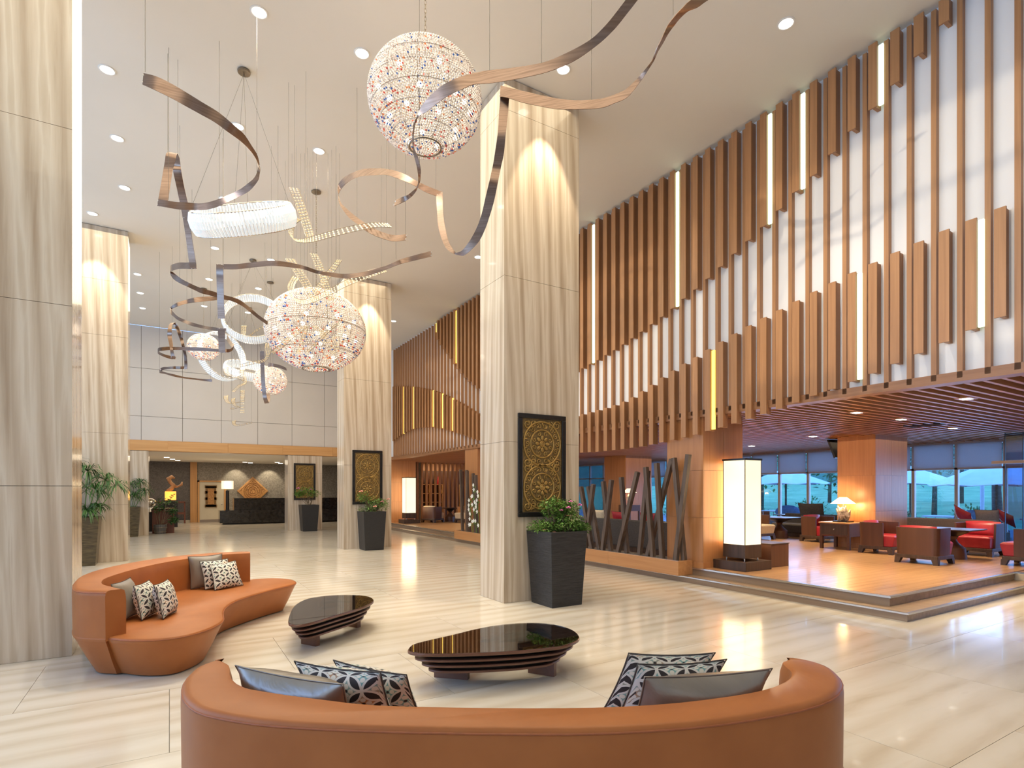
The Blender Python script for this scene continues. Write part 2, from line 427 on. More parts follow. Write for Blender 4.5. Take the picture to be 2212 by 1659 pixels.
C['bluebead'] = M('sapphire_bead', (0.015,0.075,0.36), (0.02,0.14,0.48), ns=20, rough=0.1, spec=1.0)
C['redbead'] = M('scarlet_bead', (0.55,0.03,0.02), (0.72,0.07,0.04), ns=20, rough=0.1, spec=1.0)
C['orangebead'] = M('amber_bead', (0.75,0.16,0.03), (0.85,0.28,0.06), ns=20, rough=0.1, spec=1.0)
for k in ('crys','goldbead','clearbead'):  # lit-up look of the crystals is put in as faint emission
    b_ = C[k].node_tree.nodes['Principled BSDF']
    b_.inputs['Emission Color'].default_value = {'crys': (0.82,0.92,1.0,1), 'goldbead': (1.0,0.82,0.5,1), 'clearbead': (1.0,0.86,0.74,1)}[k]
    b_.inputs['Emission Strength'].default_value = {'crys': 0.25, 'goldbead': 0.05, 'clearbead': 0.06}[k]
C['grass'] = M('lawn', (0.12,0.30,0.10), (0.26,0.46,0.18), ns=0.5, rough=0.9)
C['hill'] = M('wooded_hill', (0.03,0.11,0.07), (0.08,0.21,0.12), ns=0.25, detail=8, rough=1.0)
C['terrace'] = M('terrace_deck', (0.16,0.16,0.16), (0.24,0.24,0.24), scale=(1,6,1), ns=2, rough=0.7)
C['canvas'] = M('white_canvas', (0.72,0.72,0.72), (0.80,0.80,0.80), ns=4, rough=0.9)
C['bark'] = M('palm_bark', (0.05,0.04,0.03), (0.12,0.10,0.07), scale=(1,1,6), ns=5, rough=0.9)
C['outdoor'] = M('navy_outdoor_fabric', (0.05,0.08,0.13), (0.08,0.12,0.19), ns=20, rough=0.8)
C['outwhite'] = M('white_outdoor_frame', (0.6,0.6,0.6), (0.7,0.7,0.7), ns=5, rough=0.5)

def mosaic(name, flip=0.0):
    """printed cloth: rings that overlap into dark lens shapes, with four-petal flowers between them"""
    m, nt, b = nodes(name)
    N = nt.nodes.new; Lk = nt.links.new
    def mth(op, a, b2=None, c=None):
        n = N('ShaderNodeMath'); n.operation = op
        for i, v in enumerate((a, b2, c)):
            if v is None: continue
            if isinstance(v, (int, float)): n.inputs[i].default_value = v
            else: Lk(v, n.inputs[i])
        return n.outputs[0]
    t = N('ShaderNodeTexCoord'); mp = N('ShaderNodeMapping'); mp.inputs['Scale'].default_value = (19,19,19)
    mp.inputs['Location'].default_value = (flip, flip*0.6, 0)
    mp.inputs['Rotation'].default_value = (0, 0, math.radians(45))
    Lk(t.outputs['UV'], mp.inputs[0])
    s = N('ShaderNodeSeparateXYZ'); Lk(mp.outputs[0], s.inputs[0])
    fx = mth('FRACT', mth('MULTIPLY', s.outputs[0], 0.5)); fy = mth('FRACT', mth('MULTIPLY', s.outputs[1], 0.5))
    cnt = 0; line = 0
    tot = None; lin = None
    for cx in (-0.5, 0.5, 1.5):
        for cy in (-0.5, 0.5, 1.5):
            dx = mth('SUBTRACT', fx, cx); dy = mth('SUBTRACT', fy, cy)
            d = mth('SQRT', mth('ADD', mth('MULTIPLY', dx, dx), mth('MULTIPLY', dy, dy)))
            ins = mth('LESS_THAN', d, 0.69)
            ln = mth('LESS_THAN', mth('ABSOLUTE', mth('SUBTRACT', d, 0.69)), 0.05)
            tot = ins if tot is None else mth('ADD', tot, ins)
            lin = ln if lin is None else mth('MAXIMUM', lin, ln)
    lens = mth('GREATER_THAN', tot, 1.5)
    ux = mth('ABSOLUTE', mth('SUBTRACT', fx, 0.5)); uy = mth('ABSOLUTE', mth('SUBTRACT', fy, 0.5))
    r1 = mth('ADD', mth('POWER', mth('DIVIDE', mth('SUBTRACT', ux, 0.15), 0.115), 2.0), mth('POWER', mth('DIVIDE', mth('SUBTRACT', uy, 0.15), 0.115), 2.0))
    petal = mth('LESS_THAN', r1, 1.0)
    core = mth('LESS_THAN', mth('ADD', mth('MULTIPLY', ux, ux), mth('MULTIPLY', uy, uy)), 0.005)
    nz = N('ShaderNodeTexNoise'); nz.inputs['Scale'].default_value = 2.6; Lk(t.outputs['UV'], nz.inputs['Vector'])
    base = ramp(nt, [(0.50, (0.24,0.42,0.40)), (0.60, (0.52,0.26,0.13))]); Lk(nz.outputs['Fac'], base.inputs[0])
    def mix(f, a, col):
        n = N('ShaderNodeMix'); n.data_type = 'RGBA'; Lk(f, n.inputs[0]); Lk(a, n.inputs[6]); n.inputs[7].default_value = (*col, 1); return n.outputs[2]
    c = mix(lens, base.outputs[0], (0.035,0.028,0.03))
    c = mix(petal, c, (0.78,0.73,0.63)); c = mix(core, c, (0.035,0.028,0.03)); c = mix(lin, c, (0.76,0.72,0.66))
    Lk(c, b.inputs['Base Color']); b.inputs['Roughness'].default_value = 0.75
    return m
C['mosaic'] = mosaic('mosaic_print_cloth')
C['mosaic2'] = mosaic('mosaic_print_cloth_shifted', 0.7)

# ---------------------------------------------------------------- the setting
HC = 7.01          # lobby ceiling
ZB = 2.70          # lounge ceiling (underside of the slats)
ZP = 0.22          # lounge platform
XW = 7.49          # face of the slatted wall
floor = struct('floor', box(-9.2, 20.0, -6.2, 31.0, -0.25, -0.012), C['joint'])
tile_me = None
for i in range(15):
    for j in range(20):
        x0 = -9 + i*1.8 + (0.0 if j % 2 == 0 else 0.9); y0 = -1.03 + j*1.2
        if x0 > 7.4 and y0 > 3.4: continue
        if x0 > 12.5: continue
        if tile_me is None:
            o = box(0.0, 1.8-0.003, 0.0, 1.2-0.003, -0.012, 0.0).build('tile', C['floor'], floor, off=(0,0,0)); tile_me = o.data
        else:
            o = bpy.data.objects.new('tile', tile_me); COL.objects.link(o); o.parent = floor
        o.location = (x0, y0, 0)
mb = MB()
for i in range(10):
    for j in range(20, 27): mb.box(-9+i*1.8+(0.0 if j % 2 == 0 else 0.9), -9+i*1.8+(0.0 if j % 2 == 0 else 0.9)+1.797, -1.03+j*1.2, -1.03+(j+1)*1.2-0.003, -0.012, 0.0)
for i in range(15):
    for j in range(-5, 0): mb.box(-9+i*1.8, -9+i*1.8+1.797, -1.03+j*1.2, -1.03+(j+1)*1.2-0.003, -0.012, 0.0)
for i in range(12, 16):
    for j in range(0, 4): mb.box(-9+i*1.8+(0.9 if j % 2 else 0)+0.0, -9+i*1.8+1.797+(0.9 if j % 2 else 0), -1.03+j*1.2, -1.03+(j+1)*1.2-0.003, -0.0125, -0.0005)
stuff(mb.build('far_tiles', C['floor'], floor))

struct('ceiling', box(-9.2, 7.62, -6.2, 22.48, HC, HC+0.2), C['ceiling'])
wb = struct('wall_back', box(-9.2, 7.62, 22.50, 22.80, 3.18, HC), C['joint'])
for i in range(14):
    for j, (z0, z1) in enumerate(((3.18, 3.985), (3.985, 5.586), (5.586, HC))):
        x0 = -9.2 + i*1.19 + 0.06
        x1 = min(x0 + 1.19, 7.49)
        if x1 > x0 + 0.1:
            box(x0+0.006, x1-0.006, 22.48, 22.502, z0+0.006, z1-0.006).build('panel', C['panel'], wb)
be = struct('trim_1', box(-9.2, 7.40, 22.43, 22.80, 2.835, 3.18), C['maple'])
for i in range(9):
    box(-9.2+i*1.83+0.004, -9.2+(i+1)*1.83-0.004, 22.415, 22.432, 2.838, 3.178).build('panel', C['maple'], be)
# reception recess
struct('wall_reception', box(1.02, 9.0, 30.4, 30.6, 0, 2.85), C['paper'])
struct('wall_reception_left', box(-9.2, 0.84, 30.4, 30.6, 0, 2.85), C['paperd'])
struct('ceiling_reception', box(-9.2, 9.0, 22.80, 30.6, 2.83, 2.95), C['ceiling'])
struct('wall_reception_right', box(9.0, 9.2, 22.48, 30.6, 0, 2.95), C['paper'])
struct('baseboard_reception', box(-9.2, 0.84, 30.37, 30.41, 0, 0.12), C['door'])
struct('trim_2', box(0.82, 1.10, 30.30, 30.42, 0, 2.84), C['maplez'], bevel=0.004)
# entrance side, behind the camera
struct('wall_front', box(-9.2, 20.0, -6.2, -6.0, 0, HC), C['panel'])
struct('wall_far_right', box(19.8, 20.0, -6.0, 0.2, 0, HC), C['panel'])
struct('ceiling_entrance', box(7.62, 20.0, -6.2, 0.2, HC, HC+0.2), C['ceiling'])
struct('wall_entrance_upper', box(7.62, 20.0, 0.2, 0.3, 2.8, HC), C['panel'])
# left side: solid below, tall windows above that let the evening sun in
wl_ = struct('wall_left', box(-9.2, -9.0, -6.2, 31.0, 0, 3.75), C['panel'])
struct('wall_left_upper', box(-9.2, -9.0, -6.2, 31.0, 6.55, HC), C['panel'])
for i, (a, b2) in enumerate(((-6.2, 1.6), (5.35, 6.25), (9.7, 14.6), (18.0, 31.0))):
    box(-9.2, -9.0, a, b2, 3.75, 6.55).build('pier', C['panel'], wl_)
wf = struct('window_1', box(-9.15, -9.08, 1.6, 18.0, 5.62, 5.72), C['frame'])
for y in (2.5, 3.4, 4.3, 7.2, 8.4, 15.7, 16.8):
    box(-9.15, -9.08, y-0.025, y+0.025, 3.75, 6.55).build('mullion', C['frame'], wf)

# ---------------------------------------------------------------- slatted wall above the lounge
wr = struct('wall_right', box(XW, XW+0.13, -6.0, 22.48, 2.81, HC), C['white'])
tr = struct('trim_3', box(7.42, 7.62, 0.3, 22.40, 2.70, 2.81), C['teakx'])
PITCH = 0.2475
slat_me = None
UPPER = [(2.36,7.0),(2.86,6.694),(3.099,6.509),(3.344,6.334),(3.605,6.173),(3.872,6.035),(4.318,5.722),(4.607,5.60),(4.811,5.477),(5.054,5.341),(5.311,5.227),(5.565,5.116),(5.803,5.004),(6.038,4.903),(6.291,4.803),(6.536,4.725),(6.771,4.633),(7.007,4.553),(7.262,4.485),(7.504,4.412),(7.757,4.346),(7.993,4.29),(8.233,4.231),(8.495,4.185),(8.731,4.13),(8.988,4.094),(9.223,4.058),(10.5,3.92),(11.6,3.88),(12.6,3.98),(13.3,4.10),(13.901,4.312),(14.131,4.439),(14.401,4.584),(14.643,4.735),(14.892,4.895),(15.147,5.079),(15.409,5.275),(15.64,5.478),(15.891,5.696),(16.141,5.891),(16.389,6.071),(16.66,6.28),(16.894,6.623)]
LTOP = [(0.3,4.46),(1.3,4.47),(2.0,4.45),(2.364,4.431),(2.61,4.41),(2.851,4.39),(3.089,4.356),(3.333,4.326),(3.583,4.285),(3.817,4.25),(4.069,4.207),(4.31,4.161),(4.551,4.108),(4.796,4.055),(5.054,4.008),(5.311,3.951),(5.555,3.893),(5.796,3.829),(6.03,3.764),(6.271,3.691),(6.536,3.628),(6.771,3.56),(7.025,3.487),(7.262,3.399),(7.504,3.321),(7.767,3.241),(8.015,3.191),(8.278,3.155),(8.506,3.131),(8.773,3.117),(8.988,3.108),(9.242,3.093),(10.5,3.05),(11.5,3.08),(12.6,3.25),(13.772,3.577),(14.198,3.749),(14.469,3.86),(14.892,4.041),(15.334,4.197),(15.796,4.377),(16.281,4.532),(16.789,4.694),(17.232,4.814),(17.694,4.921),(18.476,5.099),(18.888,5.183),(19.757,5.332),(21.0,5.516)]
LBOT = [(0.3,3.9),(1.3,3.62),(2.358,3.296),(2.606,3.226),(2.84,3.15),(3.083,3.078),(3.335,3.009),(3.573,2.94),(3.809,2.881),(4.059,2.821),(4.318,2.772),(4.551,2.717),(4.796,2.659),(5.054,2.61),(5.295,2.571),(5.555,2.525),(5.796,2.489),(6.049,2.457),(6.283,2.418),(6.536,2.39),(6.78,2.367),(7.016,2.344),(7.272,2.325),(7.504,2.305),(7.767,2.298),(8.004,2.287),(8.25,2.284),(8.495,2.28),(8.743,2.279),(8.975,2.285),(9.21,2.29),(10.5,2.33),(11.5,2.42),(12.6,2.62),(13.869,2.876),(14.265,2.968),(14.749,3.101),(15.184,3.202),(15.64,3.292),(16.117,3.402),(16.617,3.49),(17.142,3.568),(17.789,3.63),(18.375,3.675),(18.993,3.668),(19.534,3.619),(19.985,3.578),(20.453,3.494),(21.0,3.391)]
LED_UP = (8.976, 6.742, 5.001, 4.501, 3.532, 16.8, 15.279); LED_LO = (5.995, 3.775, 2.555, 19.799, 18.799, 17.044, 16.278, 15.758)
def teeboard(y, z0, z1):
    """front plate on a narrower stem, the plate proud of the wall"""
    m = MB().box(7.35, 7.372, y-0.05, y+0.05, z0, z1)
    m.box(7.372, XW, y-0.030, y+0.010, z0, z1)
    return m
for k in range(-7, 77):
    y = 2.232 + k*PITCH
    if slat_me is None:
        o = box(-0.035, 0.035, -0.026, 0.026, 2.74, HC-0.05).build('slat', C['teak'], wr, off=(0,0,0)); slat_me = o.data
    else:
        o = bpy.data.objects.new('slat', slat_me); COL.objects.link(o); o.parent = wr
    o.location = (XW-0.035, y, 0)
    yb = y + PITCH/2 - 0.002
    zu = interp(UPPER, yb)
    if 2.4 < yb < 16.95: teeboard(yb, zu, HC-0.04).build('board', C['teak'], wr)
    if yb < 21.1: teeboard(yb, interp(LBOT, yb), interp(LTOP, yb)).build('board', C['teak'], wr)
    for tab, a, b2 in ((LED_UP, zu, HC-0.06), (LED_LO, interp(LBOT, yb), interp(LTOP, yb))):
        for yl in tab:
            if abs(yl - (yb - PITCH*0.3)) < PITCH*0.5:
                box(7.392, 7.425, yb-0.098, yb-0.046, a+0.02, b2-0.02).build('light_tube', C['ledg'] if (yl < 5.6 or (yl < 10 and tab is LED_UP)) else C['ledy'], wr)

# ---------------------------------------------------------------- lounge shell
pf = struct('floor_lounge', MB().box(7.44, 17.0, 3.44, 24.0, -0.2, ZP-0.012).box(11.35, 20.0, 0.3, 3.44, -0.2, ZP-0.012), C['step'])
plank_me = None
for r in range(47):
    for c in range(3):
        if plank_me is None:
            o = box(0, 3.14, 0, 0.137, -0.012, 0).build('plank', C['deck'], pf, off=(0,0,0)); plank_me = o.data
        else:
            o = bpy.data.objects.new('plank', plank_me); COL.objects.link(o); o.parent = pf
        o.location = (7.46 + c*3.143, 3.46 + r*0.139, ZP)
mb = MB()
for r in range(100): mb.box(7.46, 16.9, 3.46+(47+r)*0.139, 3.46+(48+r)*0.139-0.002, ZP-0.012, ZP)
for r in range(22): mb.box(11.37, 19.9, 0.36+r*0.139, 0.36+(r+1)*0.139-0.002, ZP-0.012, ZP)
stuff(mb.build('far_planks', C['deck'], pf))
MB().box(7.42, 7.46, 3.42, 24.0, ZP-0.022, ZP+0.003).box(7.46, 11.33, 3.42, 3.46, ZP-0.022, ZP+0.003).box(11.33, 11.37, 0.3, 3.46, ZP-0.022, ZP+0.003).build('nosing', C['steel'], pf)
st_ = struct('floor_step', MB().box(7.19, 11.35, 3.14, 3.44, -0.1, 0.098).box(7.19, 7.44, 3.44, 24.0, -0.1, 0.098), C['step'])
MB().box(7.17, 7.21, 3.12, 24.0, 0.082, 0.101).box(7.2102, 11.35, 3.12, 3.16, 0.082, 0.101).build('nosing', C['steel'], st_)
# riser of the landing at the right is pale marble
struct('trim_4', box(11.31, 11.35, 0.3, 3.44, 0.0, ZP-0.022), C['door'])
lc = struct('ceiling_lounge', box(7.62, 17.0, 0.3, 24.0, 2.82, 2.95), C['ceilback'])
sl_me = None
for r in range(141):
    y = 0.42 + r*0.166
    if sl_me is None:
        o = box(0, 9.2, -0.022, 0.022, 2.70, 2.78).build('slat', C['loungeceil'], lc, off=(0,0,0)); sl_me = o.data
    else:
        o = bpy.data.objects.new('slat', sl_me); COL.objects.link(o); o.parent = lc
    o.location = (7.63, y, 0)
box(7.625, 16.9, 0.31, 23.9, 2.79, 2.815).build('backing', C['ceilback'], lc)
struct('wall_lounge_end', box(7.62, 17.0, 24.0, 24.2, 0, 2.95), C['cherry'])
struct('wall_lounge_near', box(17.0, 20.0, 0.2, 0.3, 0, 2.95), C['panel'])

def wood_column(name, x0, x1, y0, y1, label):
    t = thing(name, label, 'column', ((x0+x1)/2, (y0+y1)/2, ZP))
    box(x0+0.006, x1-0.006, y0+0.006, y1-0.006, ZP, ZB+0.08).build('core', C['darkwood'], t)
    zs = (ZP+0.1, 1.05, 1.83, ZB+0.08)
    for a, b2 in zip(zs, zs[1:]):
        w = (x1-x0)/2
        for q in range(2):
            box(x0+q*w+0.002, x0+(q+1)*w-0.002, y0-0.012, y0+0.008, a+0.0015, b2-0.0015).build('veneer_panel', C['cherry'], t)
        box(x0-0.012, x0+0.008, y0-0.010, y1, a+0.0015, b2-0.0015).build('veneer_panel', C['cherry'], t)
        box(x1-0.008, x1+0.012, y0-0.010, y1, a+0.0015, b2-0.0015).build('veneer_panel', C['cherry'], t)
    MB().box(x0-0.016, x1+0.016, y0-0.016, y1+0.016, ZP, ZP+0.1).build('skirting', C['cherry'], t)
    return t
wood_column('wood_column', 7.47, 8.45, 6.25, 7.02, 'cherry veneered column beside the tall floor lantern at the platform edge')
wood_column('wood_column', 13.05, 14.43, 6.32, 7.12, 'cherry veneered column behind the lit table lamp with the driftwood base')
wood_column('wood_column', 13.4, 14.6, 14.5, 15.6, 'cherry veneered column behind the leaning timber screen, far by the windows')
wood_column('wood_column', 7.47, 8.45, 14.15, 14.93, 'cherry veneered column behind the farther timber screen with white flowers')
wood_column('wood_column', 7.47, 8.60, 21.75, 22.5, 'cherry veneered column behind the farther of the two floor lanterns')

# window wall of the lounge
XG = 16.8
ww = struct('window_2', box(XG-0.05, XG+0.05, 0.3, 24.0, 2.02, 2.07), C['frame'])
box(XG-0.06, XG+0.06, 0.3, 24.0, ZP, ZP+0.06).build('sill', C['frame'], ww)
box(XG-0.06, XG+0.06, 0.3, 24.0, 2.64, 2.82).build('head', C['frame'], ww)
mul = [0.5+0.955*i for i in range(25)]
for y in mul:
    box(XG-0.05, XG+0.05, y-0.035, y+0.035, ZP, 2.7).build('mullion', C['frame'], ww)
for a, b2 in zip(mul, mul[1:]):
    box(XG-0.004, XG+0.004, a+0.03, b2-0.03, ZP+0.05, 2.66).build('pane', C['pane'], ww)
for i, (a, b2) in enumerate(zip(mul, mul[1:])):
    if a < 4.0 or a > 17: continue
    nb_ = i-4
    t = thing('roller_blind', 'grey roller blind, %s from the glass screen along the lounge windows' % ('nearest','second','third','fourth','fifth','sixth','seventh','eighth','ninth','tenth','eleventh','twelfth','thirteenth','fourteenth')[nb_], 'blind', (XG-0.09, (a+b2)/2, 2.66), 'roller blinds on the lounge windows')
    box(XG-0.092, XG-0.088, a+0.04, b2-0.04, 2.06, 2.66).build('cloth', C['blind'], t)
    box(XG-0.10, XG-0.08, a+0.04, b2-0.04, 2.04, 2.06).build('hem_bar', C['frame'], t)
# glass screen of the side entrance at the right
gs = thing('glass_screen', 'tinted glass screen with champagne frame at the right of the lounge', 'glass screen', (14.9, 3.4, ZP))
box(14.86, 14.94, 3.98, 4.05, ZP, 2.70).build('post', C['frame'], gs)
box(14.86, 14.94, 1.2, 4.9, 2.06, 2.12).build('transom', C['frame'], gs)
for a, b2 in ((4.06, 4.39), (4.40, 4.68), (2.6, 3.97)):
    box(14.895, 14.905, a, b2, ZP+0.01, 2.05).build('pane', C['tint'], gs)
    box(14.895, 14.905, a, b2, 2.13, 2.69).build('pane', C['tint'], gs)
box(14.88, 14.92, 4.39, 4.40, ZP, 2.7).build('jamb', C['black'], gs)
box(14.88, 14.92, 4.68, 4.69, ZP, 2.7).build('jamb', C['black'], gs)

# ---------------------------------------------------------------- marble pillars
def pillar(x0, x1, y0, y1, top, zs, label):
    t = thing('marble_pillar', label, 'pillar', ((x0+x1)/2, (y0+y1)/2, 0))
    box(x0+0.02, x1-0.02, y0+0.02, y1-0.02, 0, top).build('core', C['joint'], t)
    zz = [0.0] + [z for z in zs if z < top-0.05] + [top-0.012]
    for a, b2 in zip(zz, zz[1:]):
        e = 0.002
        box(x0+0.003, x1-0.003, y0, y0+0.022, a+e, b2-e).build('slab', C['trav'], t)
        box(x0+0.003, x1-0.003, y1-0.022, y1, a+e, b2-e).build('slab', C['trav'], t)
        box(x0, x0+0.022, y0+0.0005, y1-0.0005, a+e, b2-e).build('slab', C['trav'], t)
        box(x1-0.022, x1, y0+0.0005, y1-0.0005, a+e, b2-e).build('slab', C['trav'], t)
    return t
ZR = (2.15, 4.36, 6.57); ZL = (1.54, 3.17, 4.77, 6.40)
pillar(3.79, 5.04, 6.43, 7.10, HC, ZR, 'travertine pillar in the middle with the nearest gilded carving and ribbed planter')
pillar(3.79, 5.04, 14.46, 15.13, HC, ZR, 'travertine pillar with the second gilded carving, right of the big crystal ball')
pillar(3.79, 5.04, 22.43, 23.10, 2.836, ZR, 'short travertine pillar under the wood beam in front of the reception desk')
pillar(-2.01, -0.756, 6.43, 7.10, HC, ZL, 'travertine pillar filling the left edge behind the far orange sofa')
pillar(-2.01, -0.756, 14.46, 15.13, HC, (1.2, 2.7, 4.74, 5.89), 'travertine pillar behind the tall green papyrus plant at the left')
pillar(-2.01, -0.60, 22.43, 23.10, 2.836, ZL, 'short travertine pillar under the wood beam at the left of the reception')

